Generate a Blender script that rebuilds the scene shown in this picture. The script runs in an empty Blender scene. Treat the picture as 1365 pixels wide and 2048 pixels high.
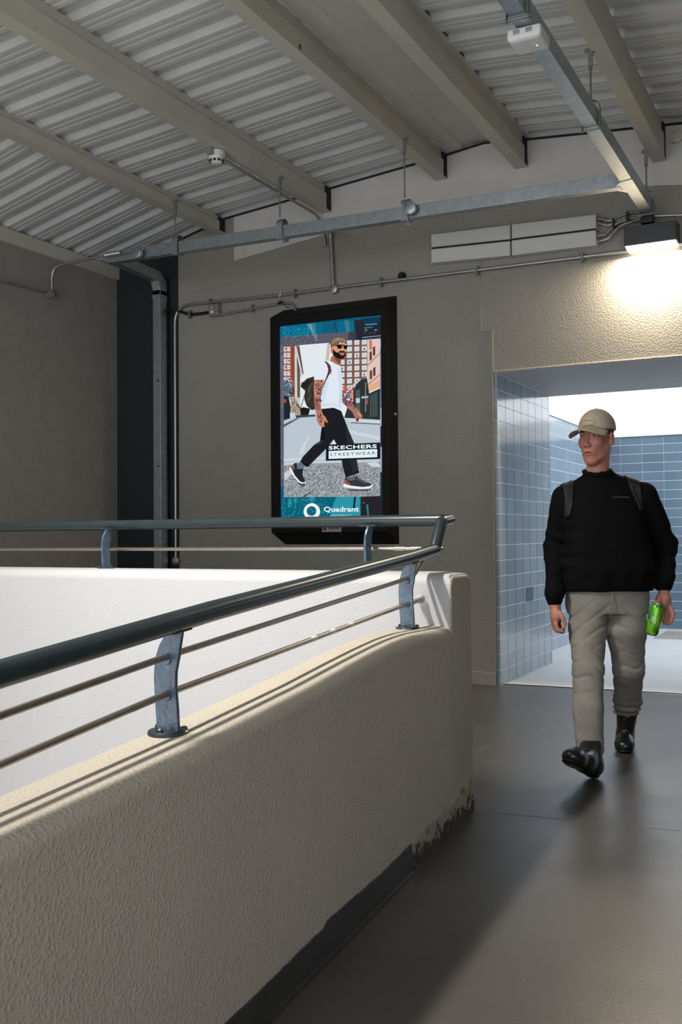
import bpy, bmesh, math, random
import numpy as np
from mathutils import Vector, Matrix
random.seed(7)
PI = math.pi
SC = bpy.context.scene
COL = SC.collection

# ------------------------------------------------------------------ camera
FPX = 1991.0
YAW, PIT, ROLL = math.radians(27.35), math.radians(1.3), 0.008
CAM = np.array([0.0, 0.0, 1.14])
F0 = np.array([-math.sin(YAW), math.cos(YAW), 0]); R0 = np.array([math.cos(YAW), math.sin(YAW), 0]); ZZ = np.array([0, 0, 1.0])
FW = F0 * math.cos(PIT) + ZZ * math.sin(PIT)
_u = np.cross(R0, FW)
RT = R0 * math.cos(ROLL) - _u * math.sin(ROLL)
UP = np.cross(RT, FW)
cam = bpy.data.cameras.new('camera'); camo = bpy.data.objects.new('camera', cam); COL.objects.link(camo)
cam.sensor_fit = 'VERTICAL'; cam.sensor_height = 36.0; cam.lens = FPX / 2048 * 36.0
cam.clip_start = 0.05; cam.clip_end = 200
m = Matrix(((RT[0], UP[0], -FW[0], CAM[0]), (RT[1], UP[1], -FW[1], CAM[1]), (RT[2], UP[2], -FW[2], CAM[2]), (0, 0, 0, 1)))
camo.matrix_world = m
SC.camera = camo

# ------------------------------------------------------------------ world and light
SC.view_settings.view_transform = 'Standard'; SC.view_settings.look = 'None'
SC.view_settings.exposure = 0.0; SC.view_settings.gamma = 1.0; SC.view_settings.use_curve_mapping = False
SC.cycles.use_denoising = True
SC.cycles.max_bounces = 8; SC.cycles.diffuse_bounces = 5
SC.cycles.sample_clamp_indirect = 4.0
w = bpy.data.worlds.new('sky'); SC.world = w; w.use_nodes = True
wn = w.node_tree; bg = wn.nodes['Background']
bg.inputs[0].default_value = (0.91, 0.95, 1.0, 1); bg.inputs[1].default_value = 2.8

def area_light(name, loc, target, sx, sy, power, color, spread=180):
    l = bpy.data.lights.new(name, 'AREA'); l.shape = 'RECTANGLE'; l.size = sx; l.size_y = sy
    l.energy = power; l.color = color; l.spread = math.radians(spread)
    o = bpy.data.objects.new(name, l); COL.objects.link(o); o.location = loc
    o.rotation_euler = (Vector(target) - Vector(loc)).to_track_quat('-Z', 'Y').to_euler()
    return o
# daylight falling steeply through the rooflight over the stair void, left of the railing
rooflight = area_light('rooflight', (-2.62, 2.1, 3.84), (-2.62, 2.5, 0.6), 0.11, 1.3, 112, (1.0, 0.94, 0.86), 110)

# ------------------------------------------------------------------ picture point -> world point on a real plane
def ray(x, y): return FW + RT * ((x - 682.5) / FPX) - UP * ((y - 1024) / FPX)
def onY(x, y, Y): d = ray(x, y); return Vector(CAM + d * (Y / d[1]))
def onX(x, y, X): d = ray(x, y); return Vector(CAM + d * (X / d[0]))
def onZ(x, y, Z=0.0): d = ray(x, y); return Vector(CAM + d * ((Z - CAM[2]) / d[2]))
YW = 7.161                                   # face of the back wall
P0 = np.array([-1.419, 3.911, 0.0]); UU = np.array([-0.087, 0.9962, 0.0]); NN = np.array([0.9962, 0.087, 0.0])
def SN(s, n, z=0.0): p = P0 + UU * s + NN * n; return Vector((p[0], p[1], z))   # along / across the near parapet

# ------------------------------------------------------------------ materials
def newmat(name):
    m = bpy.data.materials.new(name); m.use_nodes = True
    return m, m.node_tree, m.node_tree.nodes['Principled BSDF']
def tex_coord(nt, scale=None, kind='Object'):
    tc = nt.nodes.new('ShaderNodeTexCoord')
    if scale is None: return tc.outputs[kind]
    mp = nt.nodes.new('ShaderNodeMapping'); mp.inputs['Scale'].default_value = scale
    nt.links.new(tc.outputs[kind], mp.inputs[0]); return mp.outputs[0]
def noise(nt, vec, scale, detail=3, rough=0.5, dist=0.0):
    n = nt.nodes.new('ShaderNodeTexNoise'); n.inputs['Scale'].default_value = scale; n.inputs['Detail'].default_value = detail
    n.inputs['Roughness'].default_value = rough; n.inputs['Distortion'].default_value = dist
    nt.links.new(vec, n.inputs['Vector']); return n.outputs['Fac']
def ramp(nt, fac, stops):
    r = nt.nodes.new('ShaderNodeValToRGB'); e = r.color_ramp.elements
    while len(e) < len(stops): e.new(0.5)
    for k, (p, c) in enumerate(stops): e[k].position = p; e[k].color = (*c, 1)
    nt.links.new(fac, r.inputs[0]); return r.outputs[0]
def bump(nt, bs, height, strength, dist):
    b = nt.nodes.new('ShaderNodeBump'); b.inputs['Strength'].default_value = strength; b.inputs['Distance'].default_value = dist
    nt.links.new(height, b.inputs['Height']); nt.links.new(b.outputs[0], bs.inputs['Normal']); return b
def mat(name, col, rough=0.6, metal=0.0, var=0.08, vscale=6.0, bmp=0.0, bscale=80.0, bdist=0.002, spec=0.5, coat=0.0, emit=None, estr=0.0, stretch=None):
    m, nt, bs = newmat(name)
    v = tex_coord(nt, stretch)
    if var > 0:
        c = ramp(nt, noise(nt, v, vscale, 4, 0.6), [(0.3, tuple(x * (1 - var) for x in col)), (0.7, tuple(min(1, x * (1 + var)) for x in col))])
        nt.links.new(c, bs.inputs['Base Color'])
    else: bs.inputs['Base Color'].default_value = (*col, 1)
    bs.inputs['Roughness'].default_value = rough; bs.inputs['Metallic'].default_value = metal
    bs.inputs['Specular IOR Level'].default_value = spec; bs.inputs['Coat Weight'].default_value = coat
    if bmp > 0: bump(nt, bs, noise(nt, v, bscale, 3, 0.6), bmp, bdist)
    if emit: bs.inputs['Emission Color'].default_value = (*emit, 1); bs.inputs['Emission Strength'].default_value = estr
    return m
def roughcast(name, col, strength=0.6, scale=55, dist=0.006, dirt=0.06):
    m, nt, bs = newmat(name); v = tex_coord(nt)
    c = ramp(nt, noise(nt, v, 1.7, 5, 0.65), [(0.3, tuple(x * (1 - dirt) for x in col)), (0.7, tuple(x * (1 + dirt) for x in col))])
    nt.links.new(c, bs.inputs['Base Color']); bs.inputs['Roughness'].default_value = 0.62; bs.inputs['Specular IOR Level'].default_value = 0.35
    n2 = noise(nt, v, scale * 1.7, 2, 0.5)
    vo = nt.nodes.new('ShaderNodeTexVoronoi'); vo.feature = 'SMOOTH_F1'; vo.inputs['Scale'].default_value = scale; vo.inputs['Smoothness'].default_value = 0.6; nt.links.new(v, vo.inputs['Vector'])
    iv = nt.nodes.new('ShaderNodeMath'); iv.operation = 'SUBTRACT'; iv.inputs[0].default_value = 1.0; nt.links.new(vo.outputs['Distance'], iv.inputs[1]); n1 = iv.outputs[0]
    a = nt.nodes.new('ShaderNodeMath'); a.operation = 'MULTIPLY_ADD'; a.inputs[1].default_value = 0.8
    nt.links.new(n2, a.inputs[0]); nt.links.new(n1, a.inputs[2])
    sm = nt.nodes.new('ShaderNodeMapRange'); sm.interpolation_type = 'SMOOTHSTEP'; sm.inputs['From Min'].default_value = 0.75; sm.inputs['From Max'].default_value = 1.35
    nt.links.new(a.outputs[0], sm.inputs[0])
    bump(nt, bs, sm.outputs[0], strength, dist); return m
BEIGE = (0.30, 0.28, 0.245)
M = {}
M['wall'] = roughcast('painted_roughcast', BEIGE, 0.45, 85, 0.003)
M['wall_parapet'] = roughcast('parapet_roughcast', (0.43, 0.39, 0.32), 0.5, 105, 0.003)
M['wall_smooth'] = mat('smooth_wall_paint', (0.31, 0.295, 0.265), 0.6, bmp=0.1, bscale=150, bdist=0.001)
M['panel_white'] = mat('white_cladding', (0.60, 0.575, 0.54), 0.55, var=0.04)
M['white_render'] = roughcast('white_render', (0.44, 0.44, 0.45), 0.3, 105, 0.002, 0.03)
M['coping'] = roughcast('coping_paint', (0.62, 0.52, 0.41), 0.2, 90, 0.002, 0.05)
M['steel_paint'] = mat('painted_steel', (0.55, 0.52, 0.44), 0.38, var=0.06, vscale=3)
M['deck'] = mat('deck_sheet', (0.60, 0.61, 0.60), 0.3, var=0.07, vscale=4, spec=0.6)
M['ridge'] = mat('ridge_sheet', (0.56, 0.54, 0.50), 0.3, var=0.06, vscale=3)
M['galv'] = mat('galvanised_steel', (0.42, 0.46, 0.48), 0.38, 0.85, var=0.14, vscale=25)
M['galv_dark'] = mat('dull_galvanised', (0.2, 0.21, 0.21), 0.5, 0.6, var=0.15, vscale=30)
M['conduit'] = mat('conduit_steel', (0.42, 0.42, 0.41), 0.35, 0.8, var=0.1, vscale=20)
M['column'] = mat('dark_column_paint', (0.012, 0.018, 0.02), 0.6, var=0.1)
M['black'] = mat('black_plastic', (0.008, 0.008, 0.008), 0.4, var=0.05, bmp=0.1, bscale=400, bdist=0.0005)
M['frame'] = mat('black_powder_coat', (0.006, 0.006, 0.006), 0.5, var=0.1, bmp=0.15, bscale=300, bdist=0.0005, spec=0.2)
M['rail'] = mat('dark_green_gloss_paint', (0.022, 0.034, 0.038), 0.27, var=0.15, vscale=12, bmp=0.15, bscale=60, bdist=0.0006, spec=0.45, coat=0.1)
M['post'] = mat('blue_gloss_paint', (0.05, 0.085, 0.125), 0.25, var=0.4, vscale=30, bmp=0.9, bscale=48, bdist=0.003, spec=0.6)
M['stainless'] = mat('stainless_rod', (0.40, 0.35, 0.30), 0.3, 0.9, var=0.12, vscale=25)
M['white_plastic'] = mat('white_plastic', (0.74, 0.74, 0.72), 0.4, var=0.02)
M['white_box'] = mat('white_enclosure', (0.62, 0.61, 0.58), 0.45, var=0.02)
M['lamp_body'] = mat('grey_lamp_housing', (0.05, 0.05, 0.05), 0.45, var=0.05)
M['lamp_lens'] = mat('lit_lens', (1, 0.95, 0.85), 0.3, var=0, emit=(1, 0.9, 0.72), estr=9)
M['green_led'] = mat('green_led', (0.1, 0.9, 0.5), 0.3, var=0, emit=(0.15, 1.0, 0.55), estr=2.5)
M['red_led'] = mat('red_led', (0.9, 0.1, 0.1), 0.3, var=0, emit=(1, 0.12, 0.08), estr=1.0)
M['skirt'] = mat('dark_vinyl_skirting', (0.035, 0.035, 0.033), 0.5, var=0.2, vscale=15)
M['rust'] = mat('rust_stain', (0.20, 0.10, 0.05), 0.8, var=0.3, vscale=40)
M['soffit'] = mat('soffit_paint', (0.40, 0.39, 0.40), 0.5, var=0.05, vscale=2)
M['outside_floor'] = mat('pale_concrete', (0.56, 0.57, 0.58), 0.45, var=0.06, vscale=2.5)
M['outside_white'] = mat('white_coping', (0.80, 0.80, 0.79), 0.5, var=0.02)
M['paver'] = mat('brown_pavers', (0.30, 0.27, 0.25), 0.7, var=0.15, vscale=14)
M['gap'] = mat('gap_shade_screw_black', (0.02, 0.02, 0.02), 0.9, var=0)  # near-black for shade in gaps and seams, also screws and slots
def floor_mat():
    m, nt, bs = newmat('resin_floor'); v = tex_coord(nt)
    c = ramp(nt, noise(nt, v, 0.9, 6, 0.65), [(0.25, (0.055, 0.050, 0.046)), (0.75, (0.086, 0.078, 0.071))])
    # tiny pale sparkle specks, painted into the floor colour
    vo = nt.nodes.new('ShaderNodeTexVoronoi'); vo.inputs['Scale'].default_value = 22; nt.links.new(v, vo.inputs['Vector'])
    lt = nt.nodes.new('ShaderNodeMath'); lt.operation = 'LESS_THAN'; lt.inputs[1].default_value = 0.035; nt.links.new(vo.outputs['Distance'], lt.inputs[0])
    rn = nt.nodes.new('ShaderNodeMath'); rn.operation = 'GREATER_THAN'; rn.inputs[1].default_value = 0.72
    sp = nt.nodes.new('ShaderNodeSeparateColor'); nt.links.new(vo.outputs['Color'], sp.inputs[0]); nt.links.new(sp.outputs[0], rn.inputs[0])
    mu = nt.nodes.new('ShaderNodeMath'); mu.operation = 'MULTIPLY'; nt.links.new(lt.outputs[0], mu.inputs[0]); nt.links.new(rn.outputs[0], mu.inputs[1])
    mx = nt.nodes.new('ShaderNodeMix'); mx.data_type = 'RGBA'; nt.links.new(mu.outputs[0], mx.inputs[0]); nt.links.new(c, mx.inputs[6]); mx.inputs[7].default_value = (0.6, 0.6, 0.58, 1)
    nt.links.new(mx.outputs[2], bs.inputs['Base Color'])
    r = nt.nodes.new('ShaderNodeMapRange'); r.inputs['To Min'].default_value = 0.24; r.inputs['To Max'].default_value = 0.44
    nt.links.new(noise(nt, v, 2.2, 5, 0.7), r.inputs[0]); nt.links.new(r.outputs[0], bs.inputs['Roughness'])
    bs.inputs['Specular IOR Level'].default_value = 0.55
    bump(nt, bs, noise(nt, v, 130, 2, 0.6), 0.35, 0.0012)
    return m
M['floor'] = floor_mat()
def tile_mat(name, axis, tw, th, off=(0, 0), col=(0.13, 0.2, 0.27), grout=(0.62, 0.63, 0.66), dark=(0.03, 0.035, 0.05), ev=0.0035):
    m, nt, bs = newmat(name)
    def mth(op, a, b=None, c=None):
        n = nt.nodes.new('ShaderNodeMath'); n.operation = op
        for k, q in enumerate((a, b, c)):
            if q is None: continue
            if isinstance(q, (int, float)): n.inputs[k].default_value = q
            else: nt.links.new(q, n.inputs[k])
        return n.outputs[0]
    tc = nt.nodes.new('ShaderNodeTexCoord'); sp = nt.nodes.new('ShaderNodeSeparateXYZ'); nt.links.new(tc.outputs['Object'], sp.inputs[0])
    u = mth('MULTIPLY_ADD', sp.outputs['Y' if axis == 'Y' else 'X'], 1/tw, off[0]); v = mth('MULTIPLY_ADD', sp.outputs['Z'], 1/th, off[1])
    ju = mth('LESS_THAN', mth('FRACT', u), ev/tw); jv = mth('LESS_THAN', mth('FRACT', v), 0.0045/th)
    cb = nt.nodes.new('ShaderNodeCombineXYZ'); nt.links.new(mth('FLOOR', u), cb.inputs[0]); nt.links.new(mth('FLOOR', v), cb.inputs[1])
    wn_ = nt.nodes.new('ShaderNodeTexWhiteNoise'); wn_.noise_dimensions = '2D'; nt.links.new(cb.outputs[0], wn_.inputs['Vector'])
    base = ramp(nt, wn_.outputs['Value'], [(0.0, tuple(c * 0.90 for c in col)), (1.0, tuple(c * 1.10 for c in col))])
    def mix(f, a, b):
        n = nt.nodes.new('ShaderNodeMix'); n.data_type = 'RGBA'; nt.links.new(f, n.inputs[0]); nt.links.new(a, n.inputs[6])
        n.inputs[7].default_value = (*b, 1); return n.outputs[2]
    c = mix(ju, base, dark); c = mix(jv, c, grout); nt.links.new(c, bs.inputs['Base Color'])
    j = mth('MAXIMUM', ju, jv)
    nt.links.new(mth('MULTIPLY_ADD', j, 0.6, 0.13), bs.inputs['Roughness'])
    bs.inputs['Specular IOR Level'].default_value = 0.55
    nt.links.new(mth('MULTIPLY_ADD', j, -0.55, 0.55), bs.inputs['Specular IOR Level'])
    h = mth('MULTIPLY_ADD', noise(nt, tc.outputs['Object'], 7, 2), 0.35, mth('MULTIPLY_ADD', wn_.outputs['Value'], 0.15, mth('MULTIPLY', j, -0.6)))
    bump(nt, bs, h, 0.3, 0.002)
    return m
M['tile_reveal'] = tile_mat('blue_tile_reveal', 'Y', 0.2, 0.117, (0.19, 0.02), ev=0.007, col=(0.26, 0.315, 0.36))
M['tile_side'] = tile_mat('blue_tile_side', 'Y', 0.25, 0.117, (0, 0.0), col=(0.22, 0.30, 0.37))
M['tile_far'] = tile_mat('blue_tile_far', 'X', 0.25, 0.109, (0, 0.0), dark=(0.4, 0.45, 0.5), col=(0.12, 0.18, 0.24))

# ------------------------------------------------------------------ mesh helpers
class MB:
    def __init__(s): s.v = []; s.f = []; s.mi = []
    def add(s, vs, fs, mi=0):
        o = len(s.v); s.v += [tuple(p) for p in vs]; s.f += [tuple(i + o for i in f) for f in fs]; s.mi += [mi] * len(fs); return s
    def box(s, a, b, mi=0):
        x0, y0, z0 = a; x1, y1, z1 = b
        return s.add([(x0,y0,z0),(x1,y0,z0),(x1,y1,z0),(x0,y1,z0),(x0,y0,z1),(x1,y0,z1),(x1,y1,z1),(x0,y1,z1)],
                     [(0,3,2,1),(4,5,6,7),(0,1,5,4),(1,2,6,5),(2,3,7,6),(3,0,4,7)], mi)
    def hexa(s, p, mi=0):                     # eight corners: bottom ring then top ring
        return s.add(p, [(0,3,2,1),(4,5,6,7),(0,1,5,4),(1,2,6,5),(2,3,7,6),(3,0,4,7)], mi)
    def loft(s, rings, caps=True, mi=0):      # rings of equal length
        n = len(rings[0]); vs = [p for r in rings for p in r]; fs = []
        for k in range(len(rings) - 1):
            for i in range(n):
                j = (i + 1) % n; fs.append((k*n+i, k*n+j, (k+1)*n+j, (k+1)*n+i))
        if caps: fs.append(tuple(range(n))[::-1]); fs.append(tuple((len(rings)-1)*n + i for i in range(n)))
        return s.add(vs, fs, mi)
    def tube(s, pts, r, seg=14, caps=True, mi=0):
        pts = [Vector(p) for p in pts]; rad = r if isinstance(r, (list, tuple)) else [r] * len(pts)
        rings = []; prev = None
        for k, p in enumerate(pts):
            if k == 0: t = (pts[1] - p).normalized()
            elif k == len(pts) - 1: t = (p - pts[k-1]).normalized()
            else: t = ((p - pts[k-1]).normalized() + (pts[k+1] - p).normalized()).normalized()
            if prev is None:
                a = Vector((0, 0, 1)) if abs(t.z) < 0.9 else Vector((1, 0, 0)); u = t.cross(a).normalized()
            else: u = (prev - t * prev.dot(t)).normalized()
            prev = u; v = t.cross(u)
            rings.append([p + (u * math.cos(2*PI*i/seg) + v * math.sin(2*PI*i/seg)) * rad[k] for i in range(seg)])
        return s.loft(rings, caps, mi)
    def lathe(s, c, axis, prof, seg=24, mi=0):   # prof: (distance along axis, radius)
        ax = Vector(axis).normalized(); a = Vector((0,0,1)) if abs(ax.z) < 0.9 else Vector((1,0,0)); u = ax.cross(a).normalized(); v = ax.cross(u); c = Vector(c)
        return s.loft([[c + ax*d + (u*math.cos(2*PI*i/seg) + v*math.sin(2*PI*i/seg))*max(r, 1e-4) for i in range(seg)] for d, r in prof], True, mi)
    def prism(s, poly, off, mi=0):            # planar polygon swept by a vector
        off = Vector(off); n = len(poly); p0 = [Vector(p) for p in poly]; p1 = [p + off for p in p0]
        return s.add(p0 + p1, [tuple(range(n))[::-1], tuple(range(n, 2*n))] + [(i, (i+1) % n, n+(i+1) % n, n+i) for i in range(n)], mi)
    def build(s, name, mats, parent=None, smooth=False, bevel=0.0, bseg=2, loc=None):
        me = bpy.data.meshes.new(name); me.from_pydata(s.v, [], s.f)
        ms = mats if isinstance(mats, (list, tuple)) else [mats]
        for m_ in ms: me.materials.append(m_)
        if len(ms) > 1: me.polygons.foreach_set('material_index', s.mi)
        bm = bmesh.new(); bm.from_mesh(me); bmesh.ops.recalc_face_normals(bm, faces=bm.faces)
        bm.to_mesh(me); bm.free()
        if smooth: me.polygons.foreach_set('use_smooth', [True] * len(me.polygons))
        o = bpy.data.objects.new(name, me); COL.objects.link(o)
        if bevel > 0:
            b = o.modifiers.new('bevel', 'BEVEL'); b.width = bevel; b.segments = bseg; b.limit_method = 'ANGLE'; b.angle_limit = math.radians(35)
            me.polygons.foreach_set('use_smooth', [True] * len(me.polygons))
            wn_ = o.modifiers.new('normals', 'WEIGHTED_NORMAL'); wn_.keep_sharp = True
        elif smooth:
            me.set_sharp_from_angle(angle=math.radians(40))
        if parent is not None:
            o.parent = parent; o.matrix_parent_inverse = Matrix.Translation(-parent.location)
        return o
def tag(o, label, cat, group=None, kind=None):
    o['label'] = label; o['category'] = cat
    if group: o['group'] = group
    if kind: o['kind'] = kind
    return o
def thing(name, label, cat, loc, group=None):
    o = bpy.data.objects.new(name, None); COL.objects.link(o); o.location = loc; o.empty_display_size = 0.05
    return tag(o, label, cat, group)
def struct(mb, name, mats, **k):
    o = mb.build(name, mats, **k); o['kind'] = 'structure'; return o
def fillet(pts, r, seg=6):
    pts = [Vector(p) for p in pts]; out = [pts[0]]
    for k in range(1, len(pts) - 1):
        a, b, c = pts[k-1], pts[k], pts[k+1]; d1 = (a - b).normalized(); d2 = (c - b).normalized()
        rr = min(r, (a-b).length*0.45, (c-b).length*0.45); p = b + d1*rr; q = b + d2*rr
        for i in range(seg + 1):
            t = i/seg; out.append(p*(1-t)**2 + b*2*t*(1-t) + q*t*t)
    out.append(pts[-1]); return out

# ------------------------------------------------------------------ roof profile
def roof(x):
    if x <= -4.80: return 3.886 + 0.235 * (x + 4.80)
    if x <= -2.745: return 4.065 + 0.0875 * (x + 2.745)
    if x <= -2.45: return 4.065 + 0.12 * (x + 2.745)
    if x <= -2.10: return 4.10 - 0.11 * (x + 2.45)
    return 4.062 - 0.088 * (x + 2.10)

# ================================================================== THE SETTING
# back wall with the passage opening
op = [(-6.1, -0.1), (-2.403, -0.1), (-2.403, 2.35), (1.0, 2.35), (1.0, -0.1), (2.75, -0.1), (2.75, roof(2.75) + 0.02), (-2.10, roof(-2.1) + 0.02), (-2.45, 4.12), (-2.745, roof(-2.745) + 0.02), (-4.8, roof(-4.8) + 0.02), (-6.1, roof(-6.1) + 0.02)]
mb = MB(); mb.prism([(x, YW, z) for x, z in op], (0, 0.3, 0)); struct(mb, 'wall_back', M['wall'])
# smooth upper cladding of the back wall, running with the roof slope
lo = [onY(470, 522, YW), onY(665, 466, YW), onY(968, 392, YW), onY(1240, 374, YW), onY(1365, 371, YW)]
xr = 2.7; lo.append(Vector((xr, YW, lo[-1].z - 0.09 * (xr - lo[-1].x))))
poly = [(p.x, YW - 0.012, p.z) for p in lo] + [(x, YW - 0.012, roof(x) - 0.012) for x in (xr, -2.1, -2.45, -2.745, lo[0].x)]
struct(MB().prism(poly, (0, 0.0125, 0)), 'wall_upper_cladding', M['panel_white'])
# faint sheet joint under the cladding
seam = [onY(p[0], p[1], YW - 0.002) for p in ((375, 590), (665, 512), (970, 452), (1190, 433))]
struct(MB().tube(seam, 0.004, 6), 'trim_1', M['wall_smooth'])
# vertical joint and corner bead of the opening, with the small ledge at its head
mb = MB(); mb.box((-2.502, YW - 0.007, 2.67), (-2.492, YW + 0.01, 3.25)); mb.box((-2.502, YW - 0.009, 2.662), (-2.405, YW + 0.01, 2.672)); mb.box((-2.416, YW - 0.009, 0.0), (-2.403, YW + 0.01, 2.67))
struct(mb, 'trim_2', M['wall'], bevel=0.002)
mb = MB(); mb.box((-2.403, YW - 0.010, 2.348), (1.0, YW + 0.01, 2.362)); struct(mb, 'trim_3', M['wall_parapet'], bevel=0.004)
struct(MB().box((-5.3, YW - 0.012, 0.0), (-2.403, YW + 0.005, 0.10)), 'baseboard_back', M['wall_smooth'], bevel=0.003)
# black strip painting the shaded gap where the roof sheet meets the wall
gap = [(x, YW - 0.016, roof(x) - 0.004) for x in (-6.0, -4.8, -2.745)] + [(-2.45, YW - 0.016, 4.096)] + [(x, YW - 0.016, roof(x) - 0.004) for x in (-2.1, 2.7)]
struct(MB().tube(gap, 0.009, 6), 'trim_4', M['gap'])
# left wall with its pale capping
struct(MB().box((-6.2, -4.5, -3.0), (-6.0, YW, roof(-6) + 0.05)), 'wall_left', M['wall_smooth'])
struct(MB().add([(-6.3, -4.5, roof(-6.3)+0.06), (-4.8, -4.5, roof(-4.8)+0.06), (-2.45, -4.5, 4.17), (2.8, -4.5, roof(2.8)+0.06), (2.8, YW+0.3, roof(2.8)+0.06), (-2.45, YW+0.3, 4.17), (-4.8, YW+0.3, roof(-4.8)+0.06), (-6.3, YW+0.3, roof(-6.3)+0.06)], [(0,1,6,7),(1,2,5,6),(2,3,4,5)]), 'ceiling_daylight_blocker', M['deck']).modifiers.new('thick','SOLIDIFY').thickness = -0.05  # unseen sheet added above the deck to block daylight leaks
struct(MB().box((-6.0, -4.0, 3.492), (-5.965, YW, 3.602)), 'trim_5', M['steel_paint'])
# right wall, past the frame
struct(MB().box((2.6, -0.8, 0.0), (2.75, YW, roof(2.7))), 'wall_right', M['wall'])
# floor: walkway right of the void and landing behind it
NI = -0.18
fl = [SN(-9.5, NI), SN(-0.25, NI + 0.02), (-6.0, 3.66, 0), (-6.0, YW + 0.14, 0), (2.75, YW + 0.14, 0), (2.75, -6.0, 0), (-0.7, -6.0, 0)]
struct(MB().prism([(p[0], p[1], 0) for p in fl], (0, 0, -0.25)), 'floor', M['floor'])
struct(MB().box((-8, -6.0, -3.1), (0.0, 3.7, -3.0)), 'floor_lower', M['outside_white'])  # unseen floor; white stands in for sunlit bounce towards the ceiling
# floor joint and metal strip at the opening
a, b = onZ(1008, 1368, 0), onZ(1365, 1388, 0); d = (b - a).normalized(); b = a + d * 3.6
nrm = Vector((-d.y, d.x, 0))
struct(MB().prism([a, b, b + nrm*0.022, a + nrm*0.022], (0, 0, 0.006)), 'trim_6', M['outside_white'])
struct(MB().prism([a - nrm*0.012, b - nrm*0.012, b, a], (0, 0, 0.003)), 'trim_7', M['gap'])
joint = mat('floor_joint', (0.13, 0.125, 0.12), 0.6, var=0.1)
for k, (pa, pb) in enumerate((((952, 1622), (1362, 1662)), ((947, 1502), (1130, 1438)))):
    a_, b_ = onZ(*pa), onZ(*pb); t_ = (b_ - a_).normalized(); n_ = Vector((-t_.y, t_.x, 0)) * 0.0022
    struct(MB().prism([a_ - n_, b_ - n_, b_ + n_, a_ + n_], (0, 0, 0.0006)), 'trim_%d' % (12 + k), joint)
# passage: soffit, tiled reveal, outside court
struct(MB().box((-2.55, YW + 0.001, 2.345), (1.2, 8.66, 2.62)), 'ceiling_passage', M['soffit'])
struct(MB().box((-2.62, YW + 0.01, -0.1), (-2.378, 8.60, 2.349)), 'wall_reveal', M['tile_reveal'])
struct(MB().box((1.0, YW + 0.01, -0.1), (1.25, 8.60, 2.349)), 'wall_reveal_right', M['tile_reveal'])
struct(MB().box((-3.2, YW + 0.1401, -0.25), (6.0, 12.6, -0.001)), 'floor_outside', M['outside_floor'])
struct(MB().box((-2.85, 8.601, -0.1), (-2.62, 12.4, 2.28)), 'wall_court_left', M['tile_side'])
struct(MB().box((-2.85, 12.161, -0.1), (6.0, 12.4, 2.28)), 'wall_court_back', M['tile_far'])
mb = MB(); mb.box((-2.88, 12.14, 2.28), (6.0, 12.42, 2.53)); struct(mb, 'trim_8', M['outside_white'], bevel=0.006)
struct(MB().box((-2.88, 8.66, 2.28), (-2.605, 12.13, 2.31)), 'trim_9', M['outside_white'])
mb = MB()
for i in range(5):
    for j in range(2): mb.box((-1.95 + i*0.62, 11.05 + j*0.42, -0.001), (-1.95 + i*0.62 + 0.61, 11.05 + j*0.42 + 0.41, 0.004))
struct(mb, 'floor_pavers', M['paver'])
# replaced darker tiles in the reveal
mb = MB(); mb.box((-2.3785, 7.85, 0.585), (-2.3755, 8.04, 0.698)); struct(mb, 'trim_10', mat('dark_replacement_tile', (0.10, 0.13, 0.17), 0.2))

# roof deck: corrugated sheets either side of the ridge sheet
def deck(name, x0, x1, y0=-4.5, y1=YW):
    P = 0.273; prof = [(0, 0), (0.030, 0), (0.040, 0.004), (0.050, 0.004), (0.060, 0), (0.078, 0), (0.088, 0.004), (0.098, 0.004), (0.108, 0), (0.140, 0), (0.166, 0.030), (0.240, 0.030)]
    rows = []; y = y0 - (y0 - 4.022) % P - 0.02
    y = 4.022 - 0.15 - P * 31
    while y < y1 + P:
        for a, h in prof:
            if y0 <= y + a <= y1: rows.append((y + a, h))
        y += P
    vs = []; n = len(rows)
    for yy, h in rows: vs += [(x0, yy, roof(x0 if x0 > -3 else x0) + 0.002 + h), (x1, yy, roof(x1) + 0.002 + h)]
    fs = [(2*i, 2*i+1, 2*i+3, 2*i+2) for i in range(n - 1)]
    m_ = MB().add(vs, fs)
    o = struct(m_, name, M['deck']); sol = o.modifiers.new('thick', 'SOLIDIFY'); sol.thickness = 0.0015; sol.offset = 1
    return o
deck('ceiling_left', -4.80, -2.7451); deck('ceiling_eaves', -6.2, -4.801); deck('ceiling_right', -2.10, 2.75)
mb = MB(); sec = [(-2.75, 4.067), (-2.62, 4.082), (-2.60, 4.104), (-2.46, 4.115), (-2.44, 4.115), (-2.29, 4.100), (-2.27, 4.076), (-2.095, 4.064)]
mb.loft([[(x, -4.5, z) for x, z in sec] + [(x, -4.5, z + 0.01) for x, z in sec[::-1]], [(x, YW, z) for x, z in sec] + [(x, YW, z + 0.01) for x, z in sec[::-1]]])
struct(mb, 'ceiling_ridge', M['ridge'])

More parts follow.
